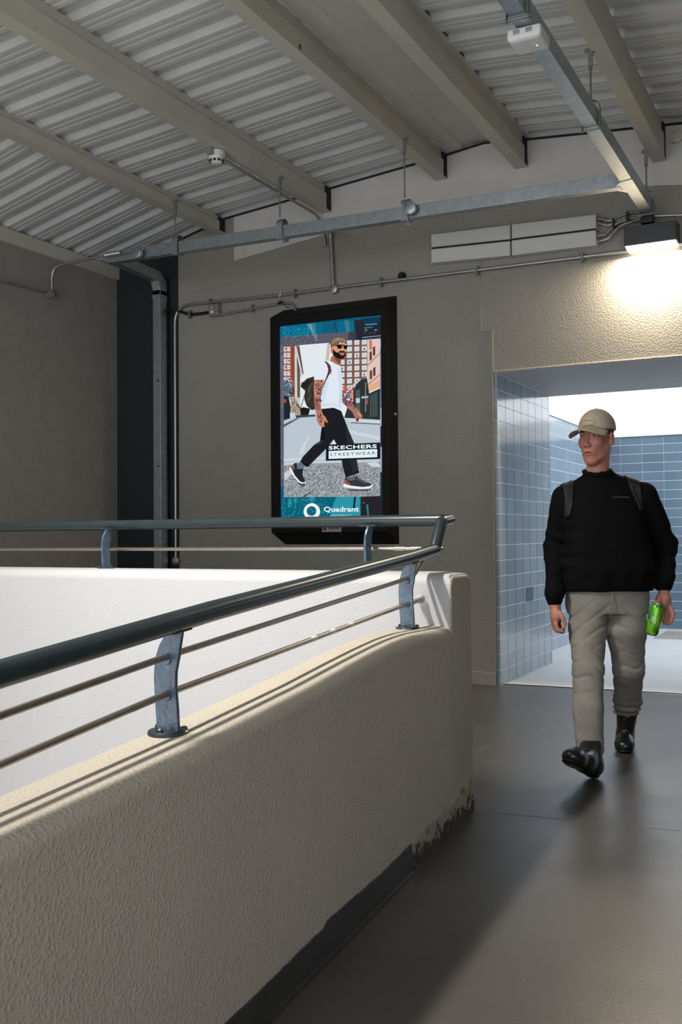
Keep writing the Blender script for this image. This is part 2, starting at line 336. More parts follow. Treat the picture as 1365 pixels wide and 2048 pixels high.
# ------------------------------------------------------------------ parapets
def ztop(s):
    T = [(-9.5, 0.32), (-2.8, 0.668), (-2.16, 0.700), (-1.6, 0.735), (-1.25, 0.762), (-1.05, 0.776), (-0.85, 0.787), (-0.7, 0.789), (-0.4, 0.782), (-0.2, 0.780)]
    for (a, za), (b, zb) in zip(T, T[1:]):
        if s <= b:
            t = (s - a) / (b - a); return za + (zb - za) * t
    return T[-1][1]
def parapet_section(s, zt, zb=-0.26, zi=-3.0):
    # profile from the inner foot, over the flat top, round the outer shoulder, down the outer face
    pts = [(NI, zi), (NI, zt - 0.008), (NI + 0.008, zt)]
    pts += [(-0.065, zt + 0.001), (-0.046, zt + 0.0)]
    for k in range(1, 7):
        a = k / 6 * PI / 2; pts.append((-0.046 + 0.046 * math.sin(a), zt - 0.038 * (1 - math.cos(a))))
    pts += [(0, zb), (NI + 0.03, zb), (NI + 0.03, zi)]
    return [SN(s, n, z) for n, z in pts]
ss = [-9.5] + [-2.8 + 0.1 * i for i in range(26)] + [-0.22]
struct(MB().loft([parapet_section(s, ztop(s)) for s in ss]), 'wall_parapet_near', [M['wall_parapet']], smooth=True)
# far parapet: rounded coping, ends in the raised block beside the walkway
YF, YB, ZT = 3.625, 3.911, 0.985
pr = [(YF, -3.0), (YF, ZT - 0.045)]
for k in range(1, 6): a = k/5*PI/2; pr.append((YF + 0.055*(1 - math.cos(a)), ZT - 0.045 + 0.045*math.sin(a)))
pr += [(YB - 0.03, ZT - 0.002), (YB, ZT - 0.03), (YB, -0.26), (YF + 0.05, -0.26), (YF + 0.05, -3.0)]
def far_ring(x, shrink=0.0, rot=0.0):
    return [Vector((x + (y - YF) * rot, y, min(z, ZT - shrink) if z > 0.5 else z)) for y, z in pr]
rings = [far_ring(x) for x in (-6.0, -4, -3, -2.5, -2, -1.55)]
k0 = -0.087/0.9962
rings.append(far_ring(-1.46, 0.0, k0)); rings.append(far_ring(-1.412, 0.006, k0)); rings.append(far_ring(-1.396, 0.03, k0))
struct(MB().loft(rings), 'wall_parapet_far', [M['white_render']], smooth=True)
# beige outer cheek of the end block (same paint as the near parapet)
blk = [(-0.300, 0.70), (-0.300, 0.945), (-0.286, 0.968), (-0.25, 0.978), (-0.04, 0.975), (-0.012, 0.962), (0.0, 0.935), (0.0, -0.05), (-0.300, -0.05)]
mb = MB(); mb.loft([[SN(s + 0.004, -0.010, z) for s, z in blk], [SN(s - 0.004 if s > -0.1 else s + 0.006, 0.001, z - 0.012 if z > 0.9 else z) for s, z in blk]])
struct(mb, 'wall_parapet_end', M['wall_parapet'], bevel=0.006)

# skirting on the near parapet: dark strip, then the bare patch by the corner
random.seed(3)
def ragged(s0, s1, step, z, amp, n): 
    out = []; s = s0
    while s < s1: out.append((s, z(s) + random.uniform(-amp, amp))); s += step
    out.append((s1, z(s1))); return out
top = ragged(-6.0, -0.82, 0.03, lambda s: 0.098 + 0.004 * math.sin(s*7) - (0.012 if s < -1.55 else 0), 0.0016, 0)
mb = MB(); mb.prism([SN(s, 0.0005, z) for s, z in [(-6.0, 0.0)] + top + [(-0.82, 0.0)]], Vector(NN * 0.006))
mb.prism([SN(s, 0.0065, z) for s, z in ((-6.0, 0.0), (-6.0, 0.012), (-0.82, 0.012), (-0.82, 0.0))], Vector(NN * 0.012))
struct(mb, 'baseboard_near', M['skirt'])
def peel_mat():
    m, nt, bs = newmat('peeled_skirting'); v = tex_coord(nt)
    n = noise(nt, v, 22, 6, 0.7, 0.5)
    sp = nt.nodes.new('ShaderNodeSeparateXYZ'); nt.links.new(tex_coord(nt), sp.inputs[0])
    a = nt.nodes.new('ShaderNodeMapRange'); a.inputs['From Min'].default_value = 0.0; a.inputs['From Max'].default_value = 0.1; a.inputs['To Min'].default_value = 0.22; a.inputs['To Max'].default_value = -0.06
    nt.links.new(sp.outputs['Z'], a.inputs[0])
    ad = nt.nodes.new('ShaderNodeMath'); nt.links.new(n, ad.inputs[0]); nt.links.new(a.outputs[0], ad.inputs[1])
    c = ramp(nt, ad.outputs[0], [(0.50, (0.36, 0.31, 0.24)), (0.56, (0.30, 0.25, 0.19)), (0.575, (0.03, 0.03, 0.035)), (0.70, (0.045, 0.03, 0.025)), (0.72, (0.12, 0.055, 0.035))])
    nt.links.new(c, bs.inputs['Base Color']); bs.inputs['Roughness'].default_value = 0.8
    bump(nt, bs, n, 0.6, 0.004); return m
top = ragged(-0.82, 0.0, 0.012, lambda s: 0.104 + (0.012 * (s + 0.82)), 0.004, 0)
mb = MB(); mb.prism([SN(s, 0.0004, z) for s, z in [(-0.82, 0.0)] + top + [(0.0, 0.0)]], Vector(NN * 0.003)); struct(mb, 'baseboard_patch', peel_mat())
mb = MB()
for s0, z0, ww, hh in ((-0.19, 0.125, 0.018, 0.028), (-0.155, 0.12, 0.01, 0.032), (-0.05, 0.13, 0.008, 0.03), (-0.07, 0.10, 0.008, 0.03), (-0.24, 0.10, 0.006, 0.03), (-0.13, 0.095, 0.012, 0.014)):
    P_ = [(s0 + ww/2*math.cos(2*PI*i/9)*random.uniform(0.6, 1.1), z0 + hh/2*math.sin(2*PI*i/9)*random.uniform(0.6, 1.1)) for i in range(9)]
    mb.prism([SN(s, 0.001, z) for s, z in P_], Vector(NN * 0.0025))
struct(mb, 'trim_11', M['skirt'])

# ================================================================== STEEL BEAMS
def purlin(x, zb, label, wdt=0.095):
    zt = roof(x) - 0.001; t = 0.004
    h = zt - zb
    out = [(x - wdt, zb), (x, zb), (x, zb + h*0.62), (x - 0.016, zb + h*0.74), (x - 0.016, zt), (x - 0.016 - t, zt), (x - 0.016 - t, zb + h*0.75), (x - t, zb + h*0.61), (x - t, zb + t), (x - wdt + t, zb + t), (x - wdt + t, zb + 0.018), (x - wdt, zb + 0.018)]
    mb = MB().loft([[(a, -4.5, b) for a, b in out], [(a, YW - 0.10, b) for a, b in out]])
    root = thing('steel_purlin', label, 'beam', (x - wdt/2, YW - 0.03, zb), 'painted roof purlins')
    mb.build('web', M['steel_paint'], root)
    MB().box((x - 0.062, YW - 0.099, zb + 0.006), (x - 0.004, YW - 0.0135, zt - 0.005)).build('end_gap_shade', M['gap'], root)  # black box painting the dark gap between beam end and wall
    MB().box((x - wdt, YW - 0.0999, zb), (x, YW - 0.0135, zb + 0.004)).build('end_flange', M['steel_paint'], root)
    return root
BEAMS = [(-4.805, 3.756, 'leftmost painted steel roof beam, nearest the left wall'), (-3.762, 3.776, 'painted steel roof beam carrying the round smoke detector'),
         (-2.748, 3.873, 'painted steel roof beam with a brown rust spot, left of the ridge'), (-2.112, 3.852, 'painted steel roof beam just right of the smooth ridge sheet'),
         (-1.125, 3.722, 'painted steel roof beam at far right, above the grey trunking')]
for bx_, bz, lb in BEAMS: purlin(bx_, bz, lb)
purlin(-0.12, 3.66, 'painted steel roof beam beyond the right picture edge')
tag(MB().lathe((-2.746, 4.85, 3.90), (1, 0, 0), [(0, 0.017), (0.0015, 0.016), (0.002, 0.001)], 9).build('rust_spot', M['rust']), 'brown rust spot on the beam left of the ridge', 'stain')

# ================================================================== TRUNKING, HANGERS, CONDUITS
def trunk_box(mb, a, b, wv, hv):              # a..b top front edge; wv depth vector, hv height down
    a, b, wv, hv = Vector(a), Vector(b), Vector(wv), Vector(hv)
    mb.hexa([a + hv, b + hv, b + hv + wv, a + hv + wv, a, b, b + wv, a + wv])
YT = 6.31
ta, tb = Vector((-5.40, YT, 3.462)), Vector((-1.275, YT, 3.392))
root = thing('cable_trunking', 'long galvanised trunking hung level across the back wall', 'cable trunking', ((ta + tb) / 2 - Vector((0, 0, 0.09))))
mb = MB(); trunk_box(mb, ta, tb, (0, 0.07, 0), (0, 0, -0.088)); mb.build('trunk_body', M['galv'], root, bevel=0.002)
def at_t(x): return ta + (tb - ta) * ((x - ta.x) / (tb.x - ta.x))
for x in (-4.86, -1.34):
    mb = MB(); p = at_t(x); mb.box((p.x - 0.06, YT - 0.003, p.z - 0.09), (p.x + 0.06, YT - 0.0001, p.z + 0.002)); 
    mb.build('joint_plate', M['galv'], root)
    for dz in (-0.03, -0.06): MB().lathe((p.x + 0.04, YT - 0.003, p.z + dz), (0, -1, 0), [(0, 0.007), (0.004, 0.006), (0.006, 0.002)], 10).build('bolt', M['conduit'], root, smooth=True)
# trunking running to the wall (B)
XB0, XB1, ZB0, ZB1 = -1.262, -1.187, 3.312, 3.405
root = thing('cable_trunking', 'galvanised trunking running towards the wall light, warm lit underside', 'cable trunking', (-1.22, 5.0, ZB0))
MB().box((XB0, -1.5, ZB0), (XB1, 7.02, ZB1)).build('trunk_body', M['galv'], root, bevel=0.002)
mb = MB(); mb.prism([(XB0 - 0.05, YT + 0.005, ZB0 - 0.004), (XB0, YT - 0.07, ZB0 - 0.004), (XB1 + 0.002, YT - 0.09, ZB0 - 0.004), (XB1 + 0.002, YT + 0.14, ZB0 - 0.004), (XB0, YT + 0.14, ZB0 - 0.004), (XB0 - 0.05, YT + 0.075, ZB0 - 0.004)], (0, 0, 0.0038))
mb.build('tee_cover', M['galv'], root)
# drop down the column (D) with its branch back to the wall (C)
root = thing('cable_trunking', 'galvanised trunking drop standing in front of the dark column', 'cable trunking', (-5.36, 7.0, 0.0))
xc0, xc1 = -5.40, -5.31
MB().box((-5.465, 6.99, 0.0), (-5.385, 7.085, 3.30)).build('vertical_run', M['galv'], root, bevel=0.002)
mb = MB(); mb.loft([[(-5.405, 6.38, 3.374), (-5.325, 6.38, 3.374), (-5.325, 6.38, 3.46), (-5.405, 6.38, 3.46)], [(-5.465, 6.96, 3.374), (-5.385, 6.96, 3.374), (-5.385, 7.0, 3.46), (-5.465, 7.0, 3.46)], [(-5.465, 6.99, 3.30), (-5.385, 6.99, 3.30), (-5.385, 7.085, 3.38), (-5.465, 7.085, 3.38)], [(-5.465, 6.99, 3.25), (-5.385, 6.99, 3.25), (-5.385, 7.085, 3.25), (-5.465, 7.085, 3.25)]])
mb.build('top_bend', M['galv'], root, bevel=0.002)
MB().box((-5.469, 6.987, 3.235), (-5.381, 7.088, 3.262)).build('joint_band', M['galv'], root)
for z in (1.75, 2.5): MB().lathe((-5.412, 6.99, z), (0, -1, 0), [(0, 0.009), (0.005, 0.008), (0.007, 0.002)], 10).build('cover_screw', M['gap'], root, smooth=True)

def hanger(top, zt, zbot, x, y, label, along='X'):
    root = thing('rod_hanger', label, 'hanger', (x, y, zbot), 'threaded rod hangers')
    m1 = MB().tube([(x, y, zt + 0.06), (x, y, top)], 0.0055, 8); m1.build('rod', M['galv_dark'], root, smooth=True)
    m2 = MB().box((x - 0.012, y - 0.006, top - 0.075), (x + 0.012, y + 0.006, top + 0.01)); m2.lathe((x, y, top - 0.095), (0, 0, 1), [(0, 0.012), (0.012, 0.012), (0.013, 0.004)], 6)
    m2.box((x - 0.03, y - 0.004, top - 0.003), (x + 0.03, y + 0.004, top + 0.02))
    m2.build('beam_clip', M['galv_dark'], root)
    # strap looped round the trunking
    if along == 'X':
        arc = [(y - 0.012, zbot - 0.018), (y - 0.012, zt + 0.008)] + [(y + 0.036 - 0.048*math.cos(a), zt + 0.01 + 0.045*math.sin(a)) for a in [PI*i/8 for i in range(9)]] + [(y + 0.084, zbot - 0.018)]
        ring = lambda dx: [Vector((x + dx, a, b)) for a, b in arc]
        sx = 0.026
    else:
        arc = [(x - 0.048, zbot - 0.018), (x - 0.048, zt + 0.008)] + [(x - 0.048*math.cos(a), zt + 0.01 + 0.045*math.sin(a)) for a in [PI*i/8 for i in range(9)]] + [(x + 0.048, zbot - 0.018)]
        ring = lambda dx: [Vector((a, y + dx, b)) for a, b in arc]
        sx = 0.013
    L, R_ = ring(-sx), ring(sx); n = len(L)
    mb = MB().add(L + R_, [(i, i+1, n+i+1, n+i) for i in range(n - 1)]); o = mb.build('strap', M['galv_dark'] if along == 'Y' else M['galv'], root)
    so = o.modifiers.new('t', 'SOLIDIFY'); so.thickness = 0.003; so.offset = 0
    mb = MB()
    if along == 'X': mb.tube([(x + 0.01, y - 0.035, zbot - 0.012), (x + 0.01, y + 0.10, zbot - 0.012)], 0.005, 8)
    else: mb.tube([(x - 0.066, y, zbot - 0.011), (x + 0.056, y, zbot - 0.011)], 0.006, 8)
    mb.build('cross_bolt', M['conduit'] if along == 'X' else M['galv_dark'], root, smooth=True)
    return root
for x, top, lb in ((-4.71, 3.762, 'rod hanger on leftmost beam, holding trunking near the dark column'), (-3.755, 3.780, 'rod hanger below the smoke detector beam, above the junction drop'), (-2.745, 3.877, 'rod hanger beside the round junction disc on the trunking')):
    p = at_t(x); hanger(top, p.z, p.z - 0.088, x, YT, lb)
for y, lb in ((5.33, 'rod hanger looped round the trunking just past the white sensor box'), (6.93, 'rod hanger above the wall light at the end of the trunking')):
    hanger(3.725, ZB1, ZB0, -1.2245, y, lb, 'Y')
hanger(3.725, ZB1, ZB0, -1.2245, 4.02, 'rod hanger strap at the top edge beside the white sensor box', 'Y')

# round junction disc on the trunking
def disc_box(c, axis, r, name, label, mt=None, cat='junction box', depth=0.03):
    root = thing(name, label, cat, c)
    MB().lathe(c, axis, [(0, r), (depth, r), (depth + 0.002, r - 0.004)], 24).build('box_body', mt or M['galv'], root, smooth=True)
    a = Vector(axis).normalized(); u = a.cross(Vector((0, 0, 1))); u = u.normalized() if u.length > 0.1 else Vector((1, 0, 0)); c = Vector(c)
    for sg in (-1, 1): MB().lathe(c + a*(depth + 0.001) + (u*0.7 + Vector((0, 0, 0.7)))*sg*r*0.6, axis, [(0, 0.004), (0.003, 0.003)], 8).build('lid_screw', M['gap'], root)
    return root
p = onY(822, 417, YT - 0.03); disc_box((p.x, YT - 0.03, p.z), (0, -1, 0), 0.046, 'junction_disc', 'round metal junction box beside a hanger on the long trunking')
p = onY(277, 507, YT - 0.03); disc_box((p.x, YT - 0.03, p.z), (0, -1, 0), 0.045, 'junction_disc', 'round metal junction box at the left end of the trunking')
p = onY(1353, 272, YW - 0.03); disc_box((p.x, YW - 0.012, p.z), (0, -1, 0), 0.047, 'junction_disc', 'round grey junction box high on the wall by the right beam', M['steel_paint'])

def conduit(pts, r, name, label, clips=(), clipaxis=(0, -1, 0), mt=None, fr=0.12, group=None):
    root = thing(name, label, 'conduit', Vector(pts[0]), group)
    MB().tube(fillet(pts, fr), r, 10).build('pipe', mt or M['conduit'], root, smooth=True)
    for c in clips:
        c = Vector(c); mb = MB(); mb.box((c.x - 0.009, c.y - r - 0.004, c.z - r - 0.022), (c.x + 0.009, c.y + r, c.z + r + 0.022)); mb.build('clip', M['galv_dark'], root, bevel=0.002)
    return root
YC = YW - 0.035
W = lambda x, y: onY(x, y, YC)
conduit([W(352, 1128), W(350, 612), W(440, 603), W(566, 590), W(668, 576), W(1166, 514), W(1365, 488), W(1365, 488) + Vector((1.5, 0, -0.01))], 0.0125, 'wall_conduit', 'long steel conduit along the back wall, bending down the dark column',
        [W(421, 605.5), W(590, 587), W(763, 564.5), W(955, 541), W(1166, 514.5)], fr=0.16)
disc_box(W(668, 578) + Vector((0, 0.028, 0)), (0, -1, 0), 0.036, 'junction_disc', 'round conduit junction box on the wall above the screen', M['conduit'], depth=0.045)
disc_box(W(352, 1122) + Vector((0, 0.028, 0)), (0, -1, 0), 0.034, 'junction_disc', 'round conduit junction box low down just above the far wall top', M['conduit'], depth=0.045)
conduit([W(667, 572), W(661, 462), onY(661, 455, YT + 0.09)], 0.016, 'drop_conduit', 'short vertical conduit between the trunking and the wall conduit', fr=0.05)
conduit([W(440, 630), W(560, 607), W(584, 606), W(592, 622)], 0.010, 'screen_conduit', 'thin conduit from the small switch box to the screen top', [W(505, 617)], fr=0.05)
root = thing('switch_box', 'small grey switch box with red light on the conduit', 'switch box', W(431, 622))
c = W(431, 621); MB().box((c.x - 0.047, YW - 0.07, c.z - 0.052), (c.x + 0.047, YW - 0.001, c.z + 0.052)).build('box_body', M['conduit'], root, bevel=0.004)
MB().lathe((c.x - 0.012, YW - 0.07, c.z + 0.022), (0, -1, 0), [(0, 0.006), (0.003, 0.004)], 10).build('red_light', M['red_led'], root)
MB().box((c.x - 0.025, YW - 0.072, c.z - 0.03), (c.x + 0.002, YW - 0.0695, c.z - 0.005)).build('rocker', M['white_plastic'], root)
conduit([onY(330, 622, 7.03), W(352, 620), W(378, 629), W(396, 628), W(418, 625)], 0.013, 'black_cable', 'black flexible cable from the column trunking to the switch box', [W(380, 629)], mt=M['black'], fr=0.05)
# cable tie bundle above the screen
root = thing('cable_tie', 'black cable tie bundle hanging above the screen corner', 'cable tie', W(564, 606))
c = W(564, 607); MB().tube([c + Vector((-0.03, -0.02, -0.004)), c + Vector((0, -0.026, 0.004)), c + Vector((0.03, -0.02, -0.002))], [0.006, 0.014, 0.006], 8).build('knot', M['black'], root, smooth=True)
MB().tube([c + Vector((0, -0.02, 0)), c + Vector((-0.012, -0.02, 0.05)), c + Vector((0.004, -0.02, 0.095))], 0.003, 6).build('loop', M['conduit'], root)
MB().tube([c + Vector((0.01, -0.02, 0)), c + Vector((0.06, -0.02, -0.045)), c + Vector((0.09, -0.02, -0.05))], 0.0025, 6).build('tail', M['black'], root)
tag(MB().lathe(W(803, 551) + Vector((0, 0.03, -0.0)), (0, -1, 0), [(0, 0.03), (0.03, 0.03), (0.05, 0.016)], 16).build('black_fitting', M['black'], smooth=True), 'small black fitting on the wall just above the long conduit', 'fitting')
# conduit of the smoke detector, tucked beside the beam flange
dz = 3.745; D1 = onZ(437, 312, dz); D2 = Vector((-3.80, 7.06, dz))
root = conduit([(-3.853, D1.y, dz), (-3.853, YW - 0.05, dz), (-3.853 + 0.04, YW - 0.03, 3.5)], 0.0125, 'detector_conduit', 'steel conduit under the beam feeding the smoke detector', fr=0.1)
for y in (5.55, 6.45):
    MB().box((-3.873, y - 0.012, dz - 0.017), (-3.833, y + 0.012, dz + 0.03)).build('clip', M['galv'], root, bevel=0.002)
c = Vector((-3.853, D1.y - 0.01, dz + 0.028))
root = thing('smoke_detector', 'round white smoke detector under the second beam', 'smoke detector', c)
MB().lathe(c + Vector((0, 0, 0.03)), (0, 0, -1), [(0, 0.036), (0.03, 0.036)], 24).build('back_box', M['conduit'], root, smooth=True)
MB().lathe(c, (0, 0, -1), [(0, 0.055), (0.004, 0.060), (0.022, 0.060), (0.026, 0.055)], 32).build('base', M['white_plastic'], root, smooth=True)
MB().lathe(c, (0, 0, -1), [(0.026, 0.050), (0.036, 0.050), (0.037, 0.053), (0.055, 0.052), (0.066, 0.046), (0.080, 0.036), (0.086, 0.020), (0.087, 0.001)], 32).build('sensor_head', M['white_plastic'], root, smooth=True)
mb = MB()
for i in range(10):
    a = 2*PI*i/10; u = Vector((math.cos(a), math.sin(a), 0)); t = Vector((-math.sin(a), math.cos(a), 0)); q = c + u*0.0505 + Vector((0, 0, -0.066))
    mb.prism([q - t*0.010 + Vector((0, 0, 0.004)), q + t*0.010 + Vector((0, 0, 0.004)), q + t*0.008 - u*0.008 + Vector((0, 0, -0.009)), q - t*0.008 - u*0.008 + Vector((0, 0, -0.009))], u*0.004)
mb.build('vent_slot', M['gap'], root)
# left wall conduit
XL = -5.955
L_ = lambda x, y: onX(x, y, XL)
p_end = Vector((-5.36, YT - 0.02, 3.432))
conduit([L_(0, 559) + (L_(0, 559) - L_(105, 586)) * 6.0, L_(105, 586)], 0.014, 'wall_conduit', 'steel conduit running level along the left wall', fr=0.05)
q0 = L_(104, 588); q1 = Vector((XL, q0.y, L_(104, 528).z)); 
conduit([q0, Vector((XL, q0.y, 3.405)), p_end], 0.013, 'rising_conduit', 'steel conduit bending from the left wall up to the trunking end', fr=0.16)
disc_box(q0 + Vector((-0.03, 0, 0)), (1, 0, 0), 0.038, 'junction_disc', 'round conduit junction box on the left wall', M['conduit'], depth=0.05)
# spring gland on trunk end
root = thing('cable_gland', 'ribbed cable gland pair at the left end of the trunking', 'cable gland', at_t(-5.3))
mb = MB(); p = at_t(-5.30)
prof = []
for i in range(9): prof += [(i*0.02, 0.016), (i*0.02 + 0.010, 0.021)]
mb.lathe((p.x - 0.10, YT - 0.025, p.z - 0.03), (1, 0, 0), prof, 14); mb.build('spring_gland', M['galv'], root)
mb = MB(); mb.tube([(p.x + 0.08, YT - 0.02, p.z - 0.03), (p.x + 0.30, YT - 0.02, p.z - 0.035)], 0.010, 8); mb.build('link_pipe', M['conduit'], root, smooth=True)

# pale enclosures on the wall: two by two
YE = YW - 0.085
def enc(a, b, c, d, label):                   # picture corners: top-left, top-right, bottom-right, bottom-left
    P_ = [onY(*q, YE) for q in (a, b, c, d)]
    x0, x1 = (P_[0].x + P_[3].x)/2, (P_[1].x + P_[2].x)/2
    tl, tr, br, bl = P_[0].z, P_[1].z, P_[2].z, P_[3].z
    root = thing('white_enclosure', label, 'enclosure box', Vector(((x0 + x1)/2, YE, bl)), 'white wall enclosures')
    mb = MB(); mb.hexa([(x0, YE, bl), (x1, YE, br), (x1, YW - 0.001, br), (x0, YW - 0.001, bl), (x0, YE, tl), (x1, YE, tr), (x1, YW - 0.001, tr), (x0, YW - 0.001, tl)])
    mb.build('box_body', M['white_box'], root, bevel=0.003)
    if 'lower' in label: MB().hexa([(x0 + 0.004, YE + 0.003, bl + 0.04), (x1 - 0.004, YE + 0.003, br + 0.04), (x1 - 0.004, YW - 0.002, br + 0.04), (x0 + 0.004, YW - 0.002, bl + 0.04), (x0 + 0.004, YE + 0.003, tl + 0.012), (x1 - 0.004, YE + 0.003, tr + 0.012), (x1 - 0.004, YW - 0.002, tr + 0.012), (x0 + 0.004, YW - 0.002, tl + 0.012)]).build('seam_shade', M['gap'], root)  # dark filler painting the shaded seam between upper and lower box
    mb = MB(); mb.hexa([(x0 + 0.006, YE - 0.004, bl + 0.006), (x1 - 0.006, YE - 0.004, br + 0.006), (x1 - 0.006, YE - 0.0002, br + 0.006), (x0 + 0.006, YE - 0.0002, bl + 0.006), (x0 + 0.006, YE - 0.004, tl - 0.006), (x1 - 0.006, YE - 0.004, tr - 0.006), (x1 - 0.006, YE - 0.0002, tr - 0.006), (x0 + 0.006, YE - 0.0002, tl - 0.006)]); mb.build('lid', M['white_box'], root, bevel=0.002)
enc((863, 469), (1021, 449.5), (1021, 478), (863, 494.5), 'pale metal enclosure, upper left of the four on the wall')
enc((863, 498.5), (1021, 482), (1021, 511), (863, 526), 'pale metal enclosure, lower left of the four on the wall')
enc((1024, 449), (1193, 428.5), (1193, 456), (1024, 477), 'pale metal enclosure, upper right of four, nearest the trunking')
enc((1024, 481), (1193, 460), (1193, 490), (1024, 511), 'pale metal enclosure, lower right of four, above the conduit clip')
# armoured flexible conduits
def flexi(pts, label, r=0.0115):
    pts = fillet(pts, 0.2, 10); out = [Vector(pts[0])]
    for a, b in zip(pts, pts[1:]):
        a, b = Vector(a), Vector(b); n = max(1, int((b - a).length / 0.0045))
        for i in range(1, n + 1): out.append(a + (b - a) * i / n)
    rr = [r * (1.0 if i % 2 else 0.84) for i in range(len(out))]
    root = thing('flexible_conduit', label, 'flexible conduit', out[0], 'flexible conduits')
    MB().tube(out, rr, 10).build('hose', M['conduit'], root, smooth=False)
    MB().lathe(out[0] + Vector((-0.012, 0, 0)), (1, 0, 0), [(0, 0.017), (0.02, 0.017), (0.021, 0.013)], 6).build('gland', M['stainless'], root)
E_ = lambda x, y, dy=0.0: onY(x, y, YE + 0.045 + dy)
flexi([E_(1199, 437), E_(1222, 443), E_(1252, 427), E_(1286, 423)], 'flexible conduit leaving the upper enclosure, top one of four')
flexi([E_(1199, 446), E_(1218, 452), E_(1250, 434), E_(1286, 429)], 'flexible conduit leaving the upper enclosure, second of four')
flexi([E_(1199, 470, -0.02), E_(1210, 470, -0.03), E_(1236, 444, -0.03), E_(1286, 432, -0.03)], 'flexible conduit leaving the lower enclosure, curving up steeply')
flexi([E_(1199, 482, -0.02), E_(1216, 478, -0.03), E_(1240, 451, -0.03), E_(1286, 437, -0.03)], 'flexible conduit leaving the lower enclosure, lowest of four')
for (x, y, dx), lb in zip(((1229, 448, 0.02), (1257, 434, 0.02)), ('black cable tie round the flexible conduits, nearer the enclosures', 'black cable tie round the flexible conduits, nearer the lamp')):
    c = onY(x, y, YE + 0.025); root = thing('cable_tie', lb, 'cable tie', c)
    MB().box((c.x - 0.006, c.y - 0.028, c.z - 0.032), (c.x + 0.006, c.y + 0.035, c.z + 0.034)).build('band', M['black'], root)
    MB().tube([c + Vector((0, -0.03, -0.02)), c + Vector((0.03, -0.05, -0.04))], 0.004, 6).build('tail', M['black'], root)
conduit([onY(1282, 433, 7.05), onY(1365, 430, 7.05), onY(1365, 430, 7.05) + Vector((1.2, 0, 0))], 0.010, 'wall_conduit', 'thin steel conduit leaving right from above the wall light', fr=0.05)

# wall light
x0, x1 = -1.392, -1.045; yf = 6.985
zt0, zt1 = onY(1252, 447, yf).z, onY(1355, 436, yf).z
root = thing('wall_light', 'lit dark-grey wall light at right above the passage', 'wall light', (-1.22, 7.07, 3.12))
mb = MB(); zb = 3.118
mb.hexa([(x0, yf, zb), (x1, yf, zb), (x1, YW - 0.001, zb + 0.01), (x0, YW - 0.001, zb + 0.01), (x0, yf, 3.25), (x1, yf, 3.25), (x1, YW - 0.001, 3.27), (x0, YW - 0.001, 3.27)])
mb.build('housing', M['lamp_body'], root, bevel=0.006)
mb = MB(); mb.hexa([(x0 + 0.012, yf + 0.03, 3.102), (x1 - 0.012, yf + 0.03, 3.102), (x1 - 0.012, YW - 0.03, 3.10), (x0 + 0.012, YW - 0.03, 3.10), (x0 + 0.008, yf + 0.012, zb), (x1 - 0.008, yf + 0.012, zb), (x1 - 0.008, YW - 0.02, zb), (x0 + 0.008, YW - 0.02, zb)])
mb.build('lens', M['lamp_lens'], root)
MB().box((-1.28, 7.0, 3.265), (-1.2, 7.1, 3.315)).build('cable_entry', M['black'], root, bevel=0.004)
ll = area_light('wall_light_beam', (-1.22, 7.06, 3.085), (-1.22, 7.10, 2.0), 0.32, 0.09, 38, (1.0, 0.86, 0.64)); ll.parent = root; ll.matrix_parent_inverse = Matrix.Translation(-root.location)

# white sensor box clipped under the trunking
c = onZ(1058, 84, 3.27); cx, cy = c.x, c.y
root = thing('sensor_box', 'white plastic sensor box with green light under the trunking', 'sensor', (cx, cy, 3.24))
mb = MB(); h = 0.074
mb.loft([[(cx + sx*h*k, cy + sy*h*k, z) for sx, sy in ((-1,-1),(1,-1),(1,1),(-1,1))] for k, z in ((0.94, 3.310), (1.0, 3.300), (1.02, 3.272), (1.0, 3.262), (0.86, 3.250))])
mb.build('housing', M['white_plastic'], root, bevel=0.012, bseg=3)
MB().lathe((cx + 0.036, cy + 0.004, 3.2505), (0, 0, -1), [(0, 0.0055), (0.003, 0.004)], 12).build('green_light', M['green_led'], root)
MB().lathe((cx + 0.028, cy, 3.2500), (0, 0, -1), [(-0.001, 0.020), (0.0012, 0.019), (0.0014, 0.0005)], 24).build('button_disc', M['white_plastic'], root, smooth=True)
for g in range(2):
    mb = MB()
    for i in range(5): mb.box((cx - 0.045 + g*0.055 + i*0.006, cy - h*1.025, 3.277), (cx - 0.0425 + g*0.055 + i*0.006, cy - h*0.9, 3.297))
    mb.build('vent_slot', M['gap'], root)

# dark corner column
tag(MB().box((-5.999, 7.142, 0.0), (-5.315, YW - 0.0005, 3.645)).build('steel_column', M['column'], bevel=0.004), 'dark blue-black painted column in the far left corner', 'column')

# ================================================================== SCREEN
YS = 7.035
SX = lambda x, y, k=0: onY(x, y, YS - 0.0012 - 0.00035 * k)
root = thing('advertising_screen', 'tall black advertising screen glowing on the back wall', 'screen', (-3.75, 7.1, 1.06))
zf0, zf1, xf0, xf1 = onY(543, 1065, YS).z, onY(543, 636, YS).z, onY(543, 900, YS).x, onY(778, 900, YS).x
zb0, zb1, xb0, xb1 = 1.06, 3.025, onY(568, 900, YW).x + 0.01, onY(797.5, 900, YW).x
mb = MB()
